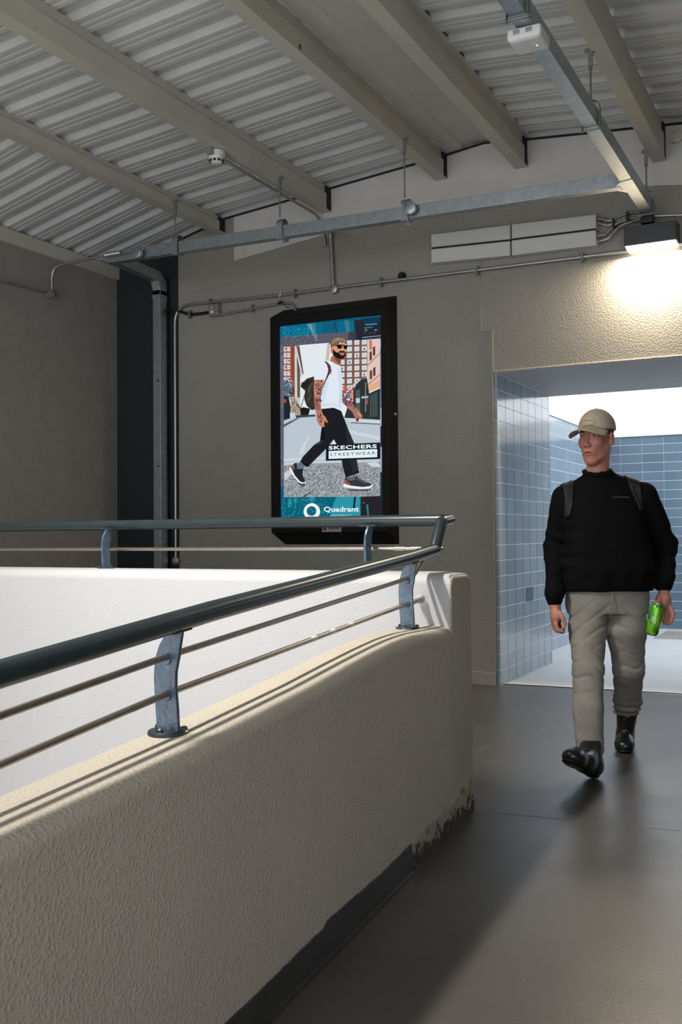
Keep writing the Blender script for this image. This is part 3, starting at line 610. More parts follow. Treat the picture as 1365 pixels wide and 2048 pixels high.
# front ring with the screen opening, sloping top and bottom, straight sides
si = [onY(560, 1049, YS), onY(766, 1049, YS), onY(764, 632, YS), onY(560, 649, YS)]
ix0, ix1, iz0, iz1 = onY(561.5, 850, YS).x, onY(764.5, 850, YS).x, 1.245, onY(662, 641, YS).z
fo = [(xf0, YS - 0.01, zf0), (xf1, YS - 0.01, zf0), (xf1, YS - 0.01, zf1), (xf0, YS - 0.01, zf1)]
fi = [(ix0, YS - 0.01, iz0), (ix1, YS - 0.01, iz0), (ix1, YS - 0.01, iz1), (ix0, YS - 0.01, iz1)]
fd = [(a, YS + 0.004, c_) for a, b, c_ in fi]
bk = [(xb0, YW - 0.001, zb0), (xb1, YW - 0.001, zb0), (xb1, YW - 0.001, zb1), (xb0, YW - 0.001, zb1)]
vs = fo + fi + fd + bk; fs = []
for i in range(4):
    j = (i + 1) % 4; fs += [(i, j, 4 + j, 4 + i), (4 + i, 4 + j, 8 + j, 8 + i), (12 + i, 12 + j, j, i)]
fs.append((15, 14, 13, 12)); fs.append((8, 9, 10, 11)); mb.add(vs, fs); mb.build('frame', M['frame'], root, bevel=0.004)
MB().lathe((xb1 + 0.002, YW - 0.05, 2.08), (1, 0, 0), [(-0.01, 0.014), (0.006, 0.014), (0.008, 0.008)], 12).build('lock', M['conduit'], root, smooth=True)

def emat(name):
    m, nt, bs = newmat(name); nt.nodes.remove(bs)
    at = nt.nodes.new('ShaderNodeAttribute'); at.attribute_name = 'ink'
    e = nt.nodes.new('ShaderNodeEmission'); e.inputs[1].default_value = 1.0
    nt.links.new(at.outputs['Color'], e.inputs[0]); nt.links.new(e.outputs[0], nt.nodes['Material Output'].inputs[0]); return m
M['pixels'] = emat('screen_pixels')
def lin(c): return tuple(((v/255 + 0.055)/1.055)**2.4 if v > 10 else v/255/12.92 for v in c)
class Art:
    def __init__(s): s.v = []; s.f = []; s.c = []; s.k = 0
    def poly(s, pts, col, conv=None):
        s.k += 0.02
        P_ = [SX(*(conv(*p) if conv else p), s.k) for p in pts]
        o = len(s.v); s.v += [tuple(p) for p in P_]; s.f.append(tuple(range(o, o + len(pts)))); s.c.append(lin(col))
    def same(s, pts, col, conv=None): s.k -= 0.02; s.poly(pts, col, conv)
A_ = lambda x, y: (550 + x/5.935, 630 + y/5.935)       # upper half of the picture
B_ = lambda x, y: (550 + x/5.935, 830 + y/5.935)       # lower half
C_ = lambda x, y: (500 + x/3.658, 560 + y/3.658)
art = Art(); PX = art.poly
random.seed(11)
def speck(conv, x0, y0, x1, y1, n, cols, s0, s1, inside=None):
    art.k += 0.03
    for _ in range(n):
        x, y = random.uniform(x0, x1), random.uniform(y0, y1)
        if inside and not inside(x, y): continue
        a, b = random.uniform(s0, s1), random.uniform(s0, s1)
        art.same([(x, y), (x + a, y), (x + a, y + b), (x, y + b)], random.choice(cols), conv)
# teal backdrop
PX([(560, 649), (766, 630), (768, 1049), (560, 1050)], (14, 88, 116))
PX([A_(70, 130), A_(940, 65), A_(950, 200), A_(70, 262)], (10, 104, 138))
PX([A_(370, 108), A_(480, 95), A_(500, 315), A_(480, 290)], (66, 124, 140)); PX([A_(390, 106), A_(430, 102), A_(470, 235), A_(440, 200)], (96, 158, 178))
PX([A_(570, 88), A_(740, 70), A_(760, 215), A_(560, 232)], (18, 94, 122))
PX([A_(820, 65), A_(880, 62), A_(900, 200), A_(850, 205)], (60, 120, 140)); PX([A_(700, 80), A_(720, 78), A_(760, 300), A_(745, 300)], (26, 70, 88))
PX([A_(70, 262), A_(940, 195), A_(960, 300), A_(860, 300), A_(70, 372)], (92, 90, 102)); PX([A_(440, 232), A_(500, 228), A_(500, 318), A_(485, 300)], (128, 136, 146))
speck(A_, 75, 240, 480, 370, 700, [(70, 68, 80), (120, 118, 128), (52, 70, 88), (98, 96, 110)], 4, 11, lambda x, y: y > 262 - (x-70)*0.075 and y < 366 - (x-70)*0.07)
speck(A_, 75, 140, 400, 255, 260, [(30, 140, 168), (8, 84, 118), (60, 160, 184)], 4, 12, lambda x, y: y > 130 - (x-70)*0.06 + 6)
PX([A_(940, 65), A_(1262, 30), A_(1262, 262), A_(960, 300)], (36, 40, 50)); PX([A_(1040, 40), A_(1250, 25), A_(1250, 90), A_(1060, 110)], (22, 56, 74))
PX([A_(1075, 108), A_(1215, 98), A_(1215, 112), A_(1075, 124)], (62, 140, 190)); PX([A_(1060, 148), A_(1160, 138), A_(1160, 152), A_(1060, 162)], (70, 110, 130))
for x in (1070, 1185): PX([A_(x, 172), A_(x+28, 170), A_(x+28, 188), A_(x, 190)], (130, 136, 140))
for x in (1055, 1125, 1170): PX([A_(x, 208), A_(x+24, 206), A_(x+24, 216), A_(x, 218)], (90, 90, 96))
PX([A_(1040, 262), A_(1262, 240), A_(1262, 250), A_(1040, 274)], (150, 144, 146)); PX([A_(880, 200), A_(960, 195), A_(970, 300), A_(870, 302)], (60, 62, 76))
PX([(560.8, 690), (568, 690), (568, 980), (560.8, 980)], (100, 98, 112)); speck(lambda x, y: (x, y), 561, 700, 567.5, 975, 420, [(70, 66, 84), (140, 138, 160), (50, 60, 84), (110, 110, 140)], 0.7, 1.6)
# photo in the middle
def topy(x): return 373 - (x - 107) * (85 / 1145.0)
PX([A_(107, 373), A_(1252, 280), B_(1252, 968), B_(107, 976)], (214, 224, 230))
PX([A_(107, 373), A_(1252, 280), A_(1252, 1200), A_(107, 1210)], (226, 232, 235))
# left buildings
PX([A_(107, 373), A_(250, 361), A_(300, 640), A_(345, 700), A_(300, 740), A_(300, 1200), A_(107, 1250)], (196, 200, 204))
PX([A_(107, 373), A_(235, 362), A_(240, 980), A_(107, 960)], (172, 92, 62)); PX([A_(190, 366), A_(235, 362), A_(236, 960), A_(194, 960)], (150, 70, 44))
PX([A_(235, 470), A_(262, 470), A_(268, 980), A_(238, 980)], (190, 214, 212)); PX([A_(262, 480), A_(300, 640), A_(300, 980), A_(268, 980)], (112, 80, 66))
PX([A_(240, 362), A_(290, 358), A_(345, 706), A_(330, 700), A_(255, 380)], (140, 122, 112)); PX([A_(268, 380), A_(290, 370), A_(340, 690), A_(328, 680)], (96, 72, 62))
for r in range(8):
    for c_ in range(2):
        x, y = 108 + c_*42, 380 + r*72
        PX([A_(x, y), A_(x+34, y-2), A_(x+34, y+50), A_(x, y+52)], (208, 222, 232)); PX([A_(x+14, y+8), A_(x+30, y+8), A_(x+30, y+30 + 10*(r % 2)), A_(x+14, y+36)], (150, 170, 188) if (r+c_) % 3 else (70, 62, 66))
PX([A_(107, 770), A_(150, 780), A_(200, 860), A_(200, 980), A_(107, 1000)], (88, 106, 120)); speck(A_, 107, 770, 215, 1000, 60, [(150, 176, 190), (50, 60, 72), (110, 130, 150)], 8, 26)
PX([A_(107, 960), A_(160, 960), A_(190, 1100), A_(180, 1250), A_(107, 1250)], (34, 40, 44)); PX([A_(110, 1000), A_(135, 1000), A_(135, 1040), A_(110, 1045)], (170, 76, 50))
PX([A_(195, 980), A_(245, 985), A_(255, 1180), A_(190, 1190)], (150, 140, 128)); speck(A_, 195, 1000, 250, 1180, 40, [(110, 100, 92), (186, 178, 168)], 6, 20)
PX([A_(240, 980), A_(300, 1080), A_(330, 1160), A_(300, 1190), A_(250, 1180)], (172, 150, 130)); PX([A_(255, 1040), A_(320, 1120), A_(320, 1135), A_(255, 1070)], (90, 74, 64))
# right tower
PX([A_(625, 330), A_(660, 327), A_(640, 560), A_(605, 540)], (206, 178, 172))
PX([A_(640, 326), A_(1100, 292), A_(1100, 930), A_(780, 930), A_(760, 500)], (130, 84, 72))
for r in range(8):
    for c_ in range(5):
        x, y = 770 + c_*88, 306 + r*76 - c_*3
        if x > 1050: continue
        PX([A_(x, y), A_(x+58, y-4), A_(x+58, y+52), A_(x, y+56)], (206, 222, 226)); PX([A_(x+20, y+14), A_(x+38, y+14), A_(x+38, y+44), A_(x+20, y+44)], (178, 200, 206) if (r + c_) % 4 else (92, 110, 126))
PX([A_(1096, 292), A_(1252, 280), A_(1252, 860), A_(1090, 925), A_(1085, 800), A_(1100, 600)], (226, 196, 186))
for a, b in (((1090, 600), (1252, 440)), ((1090, 830), (1252, 700)), ((1090, 880), (1252, 770))):
    PX([A_(*a), A_(*b), A_(b[0], b[1]+16), A_(a[0], a[1]+20)], (178, 128, 104))
for x0_, y0_ in ((1125, 440), (1165, 385), (1128, 665), (1168, 628)):
    PX([A_(x0_, y0_), A_(x0_+28, y0_-14), A_(x0_+28, y0_+88), A_(x0_, y0_+104)], (92, 62, 56))
PX([A_(1120, 300), A_(1150, 296), A_(1160, 400), A_(1125, 420)], (186, 126, 104)); PX([A_(1085, 860), A_(1252, 760), A_(1252, 850), A_(1090, 930)], (226, 172, 136))
PX([A_(1000, 760), A_(1095, 750), A_(1120, 930), A_(1252, 870), A_(1252, 1245), A_(820, 1240), A_(860, 1100), A_(930, 900)], (44, 52, 54))
PX([A_(1130, 950), A_(1215, 915), A_(1215, 1200), A_(1130, 1210)], (70, 84, 84)); PX([A_(960, 900), A_(1010, 880), A_(1015, 1150), A_(965, 1140)], (78, 92, 94))
for x in (1150, 1180): PX([A_(x, 940), A_(x+6, 938), A_(x+6, 1200), A_(x, 1200)], (34, 40, 42))
PX([A_(900, 885), A_(935, 885), A_(935, 1035), A_(905, 1045)], (206, 92, 52)); 
for i in range(4): PX([A_(912, 900 + i*34), A_(928, 900 + i*34), A_(928, 920 + i*34), A_(912, 922 + i*34)], (238, 188, 150))
PX([A_(845, 900), A_(1010, 755), A_(1028, 765), A_(860, 925)], (196, 200, 200)); PX([A_(800, 850), A_(850, 850), A_(880, 890), A_(830, 910)], (196, 96, 78))
PX([A_(840, 940), A_(895, 920), A_(900, 990), A_(850, 990)], (90, 120, 170)); PX([A_(960, 990), A_(1010, 985), A_(1010, 1040), A_(965, 1045)], (190, 205, 214)); PX([A_(1028, 968), A_(1110, 960), A_(1112, 985), A_(1030, 992)], (170, 184, 190))
PX([A_(1075, 800), A_(1082, 800), A_(1082, 1150), A_(1075, 1150)], (170, 170, 170)); PX([A_(1085, 1000), A_(1108, 1000), A_(1106, 1060), A_(1086, 1060)], (150, 84, 66))
PX([A_(1250, 285), A_(1262, 284), B_(1272, 660), B_(1255, 700)], (168, 170, 192)); PX([A_(1250, 400), A_(1266, 400), A_(1268, 1100), A_(1254, 1100)], (96, 118, 146)); PX([B_(1254, 130), B_(1272, 130), B_(1274, 380), B_(1256, 380)], (30, 34, 44)); PX([B_(1254, 680), B_(1275, 680), B_(1278, 960), B_(1254, 960)], (44, 46, 52))
# street
PX([A_(107, 1250), A_(300, 1190), A_(500, 1190), A_(820, 1220), A_(1252, 1245), B_(1252, 968), B_(107, 976)], (186, 198, 208))
PX([A_(300, 1110), A_(340, 1095), A_(420, 1110), A_(410, 1190), A_(310, 1200)], (26, 30, 28)); PX([A_(180, 1160), A_(240, 1160), A_(244, 1215), A_(180, 1220)], (198, 214, 216)); PX([A_(250, 1190), A_(480, 1180), A_(480, 1205), A_(250, 1222)], (58, 70, 76)); PX([A_(420, 1110), A_(480, 1120), A_(486, 1180), A_(400, 1185)], (206, 216, 214))
PX([A_(107, 1300), A_(260, 1225), A_(300, 1220), A_(110, 1330)], (90, 98, 104)); PX([B_(107, 118), B_(200, 65), B_(206, 72), B_(107, 124)], (60, 66, 70))
PX([A_(900, 1270), A_(1252, 1290), A_(1252, 1304), A_(905, 1284)], (104, 112, 116)); PX([A_(840, 1225), A_(1252, 1245), A_(1252, 1290), A_(900, 1270)], (202, 212, 218))
PX([B_(400, 230), B_(412, 232), B_(330, 470), B_(280, 470)], (206, 214, 220)); PX([B_(860, 170), B_(1252, 260), B_(1252, 300), B_(900, 220)], (204, 212, 222)); PX([B_(107, 520), B_(600, 495), B_(600, 515), B_(107, 545)], (204, 212, 218)); PX([B_(107, 570), B_(850, 545), B_(850, 560), B_(107, 590)], (196, 206, 214))
PX([B_(107, 600), B_(420, 575), B_(1252, 560), B_(1252, 968), B_(107, 976)], (150, 156, 162))
speck(B_, 110, 590, 1240, 960, 3600, [(96, 100, 108), (176, 180, 186), (126, 130, 138), (206, 208, 212), (74, 78, 86)], 5, 12)
PX([B_(107, 690), B_(200, 640), B_(240, 660), B_(120, 780)], (198, 206, 212)); PX([B_(1090, 570), B_(1200, 560), B_(1252, 590), B_(1252, 620), B_(1150, 610)], (206, 214, 222))
PX([B_(330, 970), B_(440, 905), B_(460, 905), B_(350, 975)], (60, 64, 70)); PX([B_(270, 790), B_(360, 815), B_(350, 860), B_(290, 830)], (84, 88, 94)); PX([B_(860, 880), B_(1150, 875), B_(1100, 905), B_(880, 905)], (88, 92, 98))
# walking figure of the poster
def arc_pts(cx, cy, rx, ry, a0, a1, n=14): return [(cx + rx*math.cos(math.radians(a0 + (a1-a0)*i/n)), cy + ry*math.sin(math.radians(a0 + (a1-a0)*i/n))) for i in range(n + 1)]
PX([A_(*p) for p in [(345, 790), (380, 755), (460, 730), (520, 780), (530, 900), (520, 1000), (500, 1110), (440, 1130), (380, 1080), (350, 1000), (360, 900), (305, 850), (320, 800)]], (52, 50, 46))
PX([A_(*p) for p in [(345, 800), (400, 770), (440, 780), (370, 870), (312, 846)]], (38, 36, 34)); PX([A_(*p) for p in [(390, 880), (440, 800), (455, 810), (400, 960)]], (76, 74, 68)); PX([A_(*p) for p in [(380, 1000), (430, 930), (440, 950), (400, 1050)]], (70, 68, 62)); PX([A_(*p) for p in [(355, 930), (362, 934), (312, 1110), (304, 1108)]], (44, 40, 38))
# rear (right) arm
PX([A_(*p) for p in [(800, 880), (830, 960), (850, 1010), (930, 1060), (960, 1100), (1000, 1130), (1040, 1195), (1040, 1225), (1015, 1230), (1000, 1225), (995, 1265), (965, 1265), (950, 1215), (920, 1150), (860, 1100), (800, 1035)]], (172, 114, 98))
speck(A_, 800, 930, 945, 1100, 70, [(70, 62, 96), (120, 70, 92), (60, 66, 90), (140, 96, 96)], 8, 22, lambda x, y: 905 + (x-800)*0.9 < y < 1030 + (x-800)*0.62)
PX([A_(*p) for p in [(975, 1215), (1000, 1225), (995, 1262), (970, 1262)]], (120, 50, 46)); PX([A_(*p) for p in [(985, 1150), (1030, 1200), (1028, 1212), (980, 1170)]], (214, 160, 138))
# front leg and rear leg
PX([A_(555, 1115), A_(700, 1095), A_(790, 1140), A_(870, 1350), B_(945, 340), B_(985, 600), B_(1002, 688), B_(850, 740), B_(838, 735), B_(810, 620), B_(790, 520), B_(700, 290), B_(610, 400), B_(400, 610), B_(300, 555), B_(330, 500), B_(470, 350), B_(535, 310), B_(560, 120), A_(560, 1260)], (30, 31, 36))
PX([B_(840, 130), B_(870, 170), B_(940, 340), B_(990, 640), B_(930, 700), B_(860, 400), B_(850, 250)], (44, 42, 44)); PX([B_(300, 550), B_(415, 600), B_(400, 615), B_(365, 610)], (14, 16, 20)); PX([B_(470, 352), B_(540, 312), B_(600, 300), B_(490, 360)], (62, 64, 70)); PX([B_(550, 200), B_(570, 130), B_(600, 260), B_(560, 320)], (18, 19, 24))
PX([B_(700, 290), B_(732, 345), B_(678, 345)], (226, 234, 238))
# shoes
PX([B_(*p) for p in [(170, 640), (185, 620), (260, 720), (310, 790), (366, 792), (366, 805), (330, 816), (285, 802), (230, 740), (190, 680)]], (232, 236, 240))
PX([B_(*p) for p in [(195, 610), (215, 590), (240, 570), (262, 565), (268, 640), (335, 650), (330, 720), (362, 785), (345, 802), (300, 790), (240, 720), (200, 640)]], (36, 38, 48)); PX([B_(*p) for p in [(195, 608), (218, 588), (234, 600), (232, 655), (215, 650)]], (150, 82, 62))
PX([B_(*p) for p in [(255, 580), (310, 555), (352, 600), (340, 640), (275, 638)]], (94, 112, 136)); PX([B_(*p) for p in [(262, 640), (340, 640), (330, 660), (285, 655)]], (26, 28, 38)); 
PX([B_(*p) for p in [(808, 835), (830, 805), (1155, 825), (1160, 850), (1110, 876), (1000, 880), (850, 862), (815, 850)]], (236, 240, 242)); PX([B_(*p) for p in [(830, 752), (850, 740), (960, 735), (975, 715), (990, 745), (1060, 790), (1130, 808), (1150, 826), (1130, 845), (1040, 855), (900, 838), (825, 810)]], (54, 56, 62)); PX([B_(*p) for p in [(832, 765), (850, 770), (905, 828), (870, 832), (824, 812)]], (156, 84, 64)); PX([B_(*p) for p in [(850, 745), (965, 722), (950, 770), (880, 780)]], (92, 100, 112))
for i in range(5): PX([B_(985 + i*22, 745 + i*11), B_(1002 + i*22, 752 + i*11), B_(975 + i*22, 772 + i*11), B_(965 + i*22, 765 + i*11)], (90, 94, 102))
# shirt
PX([A_(*p) for p in [(580, 552), (640, 540), (690, 560), (740, 590), (775, 600), (785, 660), (800, 760), (800, 1000), (795, 1140), (700, 1100), (555, 1115), (548, 1000), (550, 900), (585, 790), (565, 765), (465, 770), (475, 680), (500, 600), (540, 565)]], (222, 233, 242))
PX([A_(*p) for p in [(560, 900), (600, 800), (640, 780), (600, 1000), (560, 1100)]], (206, 222, 236)); PX([A_(*p) for p in [(740, 620), (785, 660), (798, 1000), (790, 1120), (750, 1100), (770, 900)]], (206, 218, 230)); PX([A_(*p) for p in [(560, 1060), (700, 1040), (790, 1090), (792, 1120), (700, 1070), (560, 1090)]], (208, 220, 232))
PX([A_(*p) for p in [(583, 550), (620, 555), (660, 600), (675, 670), (640, 720), (600, 800), (550, 920), (548, 905), (590, 790), (625, 700), (635, 640), (615, 580)]], (92, 44, 66)); speck(A_, 640, 620, 668, 700, 14, [(176, 90, 120), (60, 30, 48)], 5, 9)
# near arm with tattoos
PX([A_(*p) for p in [(468, 768), (582, 768), (585, 800), (560, 900), (548, 960), (548, 1060), (555, 1130), (572, 1180), (600, 1210), (632, 1272), (620, 1280), (590, 1255), (590, 1330), (560, 1330), (530, 1310), (500, 1260), (497, 1210), (480, 1130), (468, 1000), (462, 880)]], (188, 122, 98))
speck(A_, 468, 775, 580, 1270, 260, [(78, 66, 84), (110, 82, 92), (150, 96, 84), (60, 58, 78), (206, 150, 128)], 7, 24, lambda x, y: 470 + max(0, (y-1000)*0.11) < x < 572 - (y-775)*0.10 + max(0, (y-1130)*0.35) - 10)
PX([A_(*p) for p in [(575, 1190), (600, 1215), (630, 1270), (620, 1276), (585, 1240), (580, 1320), (560, 1322)]], (214, 132, 100))
# neck, head, beard, glasses, beanie
PX([A_(*p) for p in [(668, 500), (700, 470), (790, 510), (785, 560), (772, 600), (730, 585), (680, 555), (655, 545)]], (176, 112, 86)); PX([A_(*p) for p in [(700, 505), (790, 520), (780, 590), (740, 560)]], (130, 74, 56))
PX([A_(*p) for p in [(668, 380), (700, 345), (850, 340), (858, 400), (850, 440), (845, 500), (780, 520), (700, 470), (672, 455), (662, 420)]], (212, 152, 124)); PX([A_(*p) for p in [(664, 395), (682, 390), (690, 430), (680, 458), (664, 440)]], (196, 130, 104))
PX([A_(*p) for p in [(690, 400), (715, 430), (745, 450), (775, 425), (815, 425), (845, 440), (845, 480), (825, 510), (780, 522), (720, 505), (690, 470)]], (30, 24, 24)); PX([A_(*p) for p in [(760, 445), (790, 440), (810, 445), (830, 450), (826, 470), (800, 482), (775, 465)]], (200, 134, 112)); PX([A_(*p) for p in [(780, 450), (825, 450), (822, 462), (785, 462)]], (186, 94, 88)); PX([A_(*p) for p in [(765, 435), (840, 435), (836, 446), (770, 448)]], (40, 30, 28))
PX([A_(*p) for p in [(725, 350), (795, 350), (800, 385), (780, 402), (750, 398), (738, 375)]], (18, 16, 16)); PX([A_(*p) for p in [(812, 362), (862, 366), (858, 400), (838, 410), (818, 395)]], (18, 16, 16)); PX([A_(*p) for p in [(700, 352), (800, 350), (866, 366), (864, 374), (800, 362), (700, 366)]], (40, 34, 30))
PX([A_(*p) for p in [(662, 390), (668, 330), (700, 285), (750, 268), (810, 275), (850, 305), (862, 350), (858, 360), (840, 330), (780, 318), (720, 340), (680, 380)]], (154, 118, 92)); PX([A_(*p) for p in [(664, 385), (672, 355), (720, 322), (790, 305), (860, 330), (862, 360), (840, 335), (780, 322), (720, 345), (680, 388)]], (118, 88, 68)); PX([A_(*p) for p in [(720, 282), (780, 270), (770, 285), (725, 295)]], (178, 142, 114))
# banner under the photo
PX([B_(107, 976), B_(1030, 970), B_(1020, 1260), B_(60, 1280)], (8, 98, 118))
PX([B_(70, 976), B_(107, 976), B_(107, 1260), B_(70, 1260)], (12, 96, 130)); PX([B_(68, 850), B_(107, 840), B_(107, 980), B_(68, 980)], (20, 90, 124))
PX([B_(730, 972), B_(1010, 970), B_(1020, 1260), B_(640, 1260), B_(680, 1100)], (44, 150, 166)); PX([B_(940, 972), B_(965, 972), B_(950, 1120), B_(925, 1110)], (14, 44, 58)); PX([B_(165, 990), B_(200, 985), B_(190, 1100), B_(155, 1090)], (40, 142, 160)); PX([B_(225, 985), B_(262, 985), B_(248, 1060), B_(236, 1050)], (44, 146, 164)); PX([B_(410, 975), B_(480, 975), B_(450, 1080), B_(430, 1070)], (40, 142, 160))
PX([B_(1025, 970), B_(1275, 960), B_(1278, 1280), B_(1020, 1280)], (38, 36, 42)); PX([B_(1085, 1060), B_(1110, 1065), B_(1118, 1200), B_(1102, 1200)], (40, 126, 146)); PX([B_(1048, 1030), B_(1062, 1030), B_(1062, 1048), B_(1048, 1048)], (60, 130, 140))
speck(B_, 85, 990, 620, 1210, 420, [(40, 150, 168), (4, 74, 96), (80, 180, 190)], 3, 11)
art.k += 0.1
# ring logo
outer, inner = arc_pts(440, 1145, 97, 97, 0, 360, 40)[:-1], arc_pts(436, 1140, 58, 58, 0, 360, 40)[:-1]
k_ = art.k
for i in range(40):
    j = (i + 1) % 40; art.k = k_; PX([B_(*outer[i]), B_(*outer[j]), B_(*inner[j]), B_(*inner[i])], (244, 248, 250))
PX([B_(470, 1190), B_(500, 1180), B_(545, 1235), B_(505, 1240)], (244, 248, 250))
# name plate
PX([B_(*p) for p in [(608, 352), (1252, 326), (1252, 522), (606, 544)]], (22, 30, 38))
PX([B_(*p) for p in [(640, 428), (1216, 404), (1216, 500), (640, 521)]], (226, 240, 244))
KTOP = art.k + 0.3
me = bpy.data.meshes.new('picture'); me.from_pydata(art.v, [], art.f); me.materials.append(M['pixels'])
ca = me.color_attributes.new('ink', 'FLOAT_COLOR', 'CORNER'); buf = []
for f_, c_ in zip(art.f, art.c): buf += list((*c_, 1.0)) * len(f_)
ca.data.foreach_set('color', buf)
pic = bpy.data.objects.new('picture', me); COL.objects.link(pic); pic.parent = root; pic.matrix_parent_inverse = Matrix.Translation(-root.location)

def text_obj(name, s, p_left, p_right, height, col, parent, depth_y, bold=0.0, spacing=1.0, emit=True, width=None):
    cu = bpy.data.curves.new(name, 'FONT'); cu.body = s; cu.size = 1.0; cu.offset = bold; cu.space_character = spacing; cu.fill_mode = 'FRONT'; cu.resolution_u = 3
    o = bpy.data.objects.new(name, cu); COL.objects.link(o); dg = bpy.context.evaluated_depsgraph_get(); dg.update()
    me = bpy.data.meshes.new_from_object(o.evaluated_get(dg)); COL.objects.unlink(o); bpy.data.objects.remove(o)
    xs = [v.co.x for v in me.vertices]; ys = [v.co.y for v in me.vertices]; x0_, x1_, y0_, y1_ = min(xs), max(xs), min(ys), max(ys)
    a, b = Vector(p_left), Vector(p_right)
    up = Vector((0, 0, height))
    for v in me.vertices:
        t = (v.co.x - x0_) / (x1_ - x0_); h_ = (v.co.y - y0_) / (y1_ - y0_)
        p = a + (b - a) * t + up * h_; v.co = (p.x, depth_y, p.z)
    if emit:
        m_, nt, bs = newmat(name + '_ink'); nt.nodes.remove(bs); e = nt.nodes.new('ShaderNodeEmission'); e.inputs[0].default_value = (*lin(col), 1); nt.links.new(e.outputs[0], nt.nodes['Material Output'].inputs[0])
    else: m_ = mat(name + '_ink', col, 0.7, var=0)
    me.materials.clear(); me.materials.append(m_)
    t = bpy.data.objects.new(name, me); COL.objects.link(t)
    if parent: t.parent = parent; t.matrix_parent_inverse = Matrix.Translation(-parent.location)
    return t
YL = YS - 0.0012 - 0.00035 * KTOP - 0.0003
def pl(x, y): return onY(*B_(x, y), YL)
hgt = lambda x, ya, yb: abs(pl(x, ya).z - pl(x, yb).z)
text_obj('lettering', 'SKECHERS', pl(640, 413), pl(1212, 392), hgt(900, 355, 400), (240, 246, 250), root, YL, bold=0.03, spacing=1.1)
text_obj('lettering', 'STREETWEAR', pl(656, 488), pl(1198, 468), hgt(900, 447, 482), (40, 48, 58), root, YL, spacing=1.25)
text_obj('lettering', 'Quadrant', pl(582, 1160), pl(1000, 1158), hgt(800, 1088, 1160), (240, 246, 248), root, YL, bold=0.02, spacing=1.0)
text_obj('lettering', 'SHOPPING', pl(672, 1212), pl(908, 1210), hgt(800, 1183, 1211), (190, 222, 226), root, YL, spacing=1.2)
# small sticker on the lower bezel
yq = YS - 0.0115
st = [onY(x, y, yq) for x, y in ((645, 1052), (683, 1051.5), (683, 1063.5), (645, 1064))]
mb = MB().prism(st, (0, 0.001, 0)); mb.build('sticker', mat('sticker_paper', (0.42, 0.36, 0.40), 0.5, var=0.1, vscale=60), root)
c = onY(650, 1058, yq - 0.001); MB().lathe((c.x, yq - 0.0002, c.z), (0, -1, 0), [(0, 0.016), (0.0006, 0.016)], 16).build('sticker_mark', mat('sticker_purple', (0.12, 0.02, 0.06), 0.5), root)
text_obj('sticker_lettering', 'MOOD ', onY(657, 1060, yq), onY(681, 1060, yq), 0.020, (0.05, 0.02, 0.04), root, yq - 0.0008, emit=False) if False else None
mb = MB()
for k, (a, b) in enumerate(((657, 1056.5), (657, 1061))):
    p, q = onY(a, b, yq), onY(680, b - 0.3, yq); mb.box((p.x, yq - 0.0006, p.z - (0.006 if k == 0 else 0.002)), (q.x, yq - 0.0001, p.z + (0.006 if k == 0 else 0.002)))
mb.build('sticker_line', mat('sticker_ink', (0.10, 0.05, 0.08), 0.5), root)

# ================================================================== RAILING
NR, NH = -0.127, -0.108
YR = 3.862
RR = 0.0245
rail = thing('guard_rail', 'dark painted handrail with steel rods along both white void parapets', 'railing', SN(-0.4, NR, 0.78))
near = [SN(s, NH, z) for s, z in ((-6.5, 0.62), (-2.67, 0.9085), (-1.965, 0.961), (-1.1, 1.014), (-0.5, 1.050), (-0.175, 1.0735))]
MB().tube(near, RR, 24).build('near_handrail', M['rail'], rail, smooth=True)
MB().tube(fillet([SN(-0.178, NH, 1.0733), SN(-0.160, NH, 1.0745), SN(-0.060, NH, 1.190), SN(0.065, NH, 1.199)], 0.022, 5), RR, 24).build('riser_elbow', M['rail'], rail, smooth=True)
pj = SN(-0.03, NH, 1.197)
MB().tube([(pj.x + 0.004, YR, 1.197), (-2.6, YR, 1.196), (-6.0, YR, 1.192)], RR, 24).build('far_handrail', M['rail'], rail, smooth=True)
RA = 0.0078
upp = [SN(s, NR, z) for s, z in ((-6.5, 0.52), (-2.652, 0.833), (-2.12, 0.8735), (-0.55, 0.966))]
MB().tube(fillet(upp + [SN(-0.36, NR, 0.982), SN(-0.27, NR + 0.004, 1.040), SN(-0.12, NR, 1.078), (pj.x, YR - 0.01, 1.078)], 0.03), RA, 12).build('upper_rod', M['stainless'], rail, smooth=True)
MB().tube([(pj.x, YR - 0.012, 1.078), (-6.0, YR - 0.012, 1.076)], RA * 1.1, 12).build('far_rod', M['stainless'], rail, smooth=True)
MB().tube([SN(s, NR, z) for s, z in ((-6.5, 0.43), (-2.652, 0.749), (-2.12, 0.7915), (-0.535, 0.873), (-0.30, 0.886))], RA, 12).build('lower_rod', M['stainless'], rail, smooth=True)
MB().lathe(SN(-0.395, NR, 0.881), tuple(UU + np.array([0, 0, 0.05])), [(0, 0.0075), (0.001, 0.0115), (0.085, 0.0115), (0.10, 0.019), (0.105, 0.019)], 16).build('wall_socket', M['white_render'], rail, smooth=True)
for px_ in (541, 588, 638):
    s_ = -0.535 - (800 - px_) * 0.00305; zc_ = float(np.interp(s_, [-2.12, -0.535], [0.7915, 0.873]))
    MB().tube([SN(s_ - 0.018, NR, zc_ - 0.0009), SN(s_ + 0.018, NR, zc_ + 0.0009)], RA * 1.03, 12).build('paint_chip', M['white_box'], rail, smooth=True)
for x in (-1.735, -1.66):
    MB().lathe((x, YR - 0.012, 1.078), (1, 0, 0), [(0, 0.009), (0.001, 0.011), (0.045, 0.011), (0.046, 0.009)], 12).build('rod_sleeve', M['stainless'], rail, smooth=True)
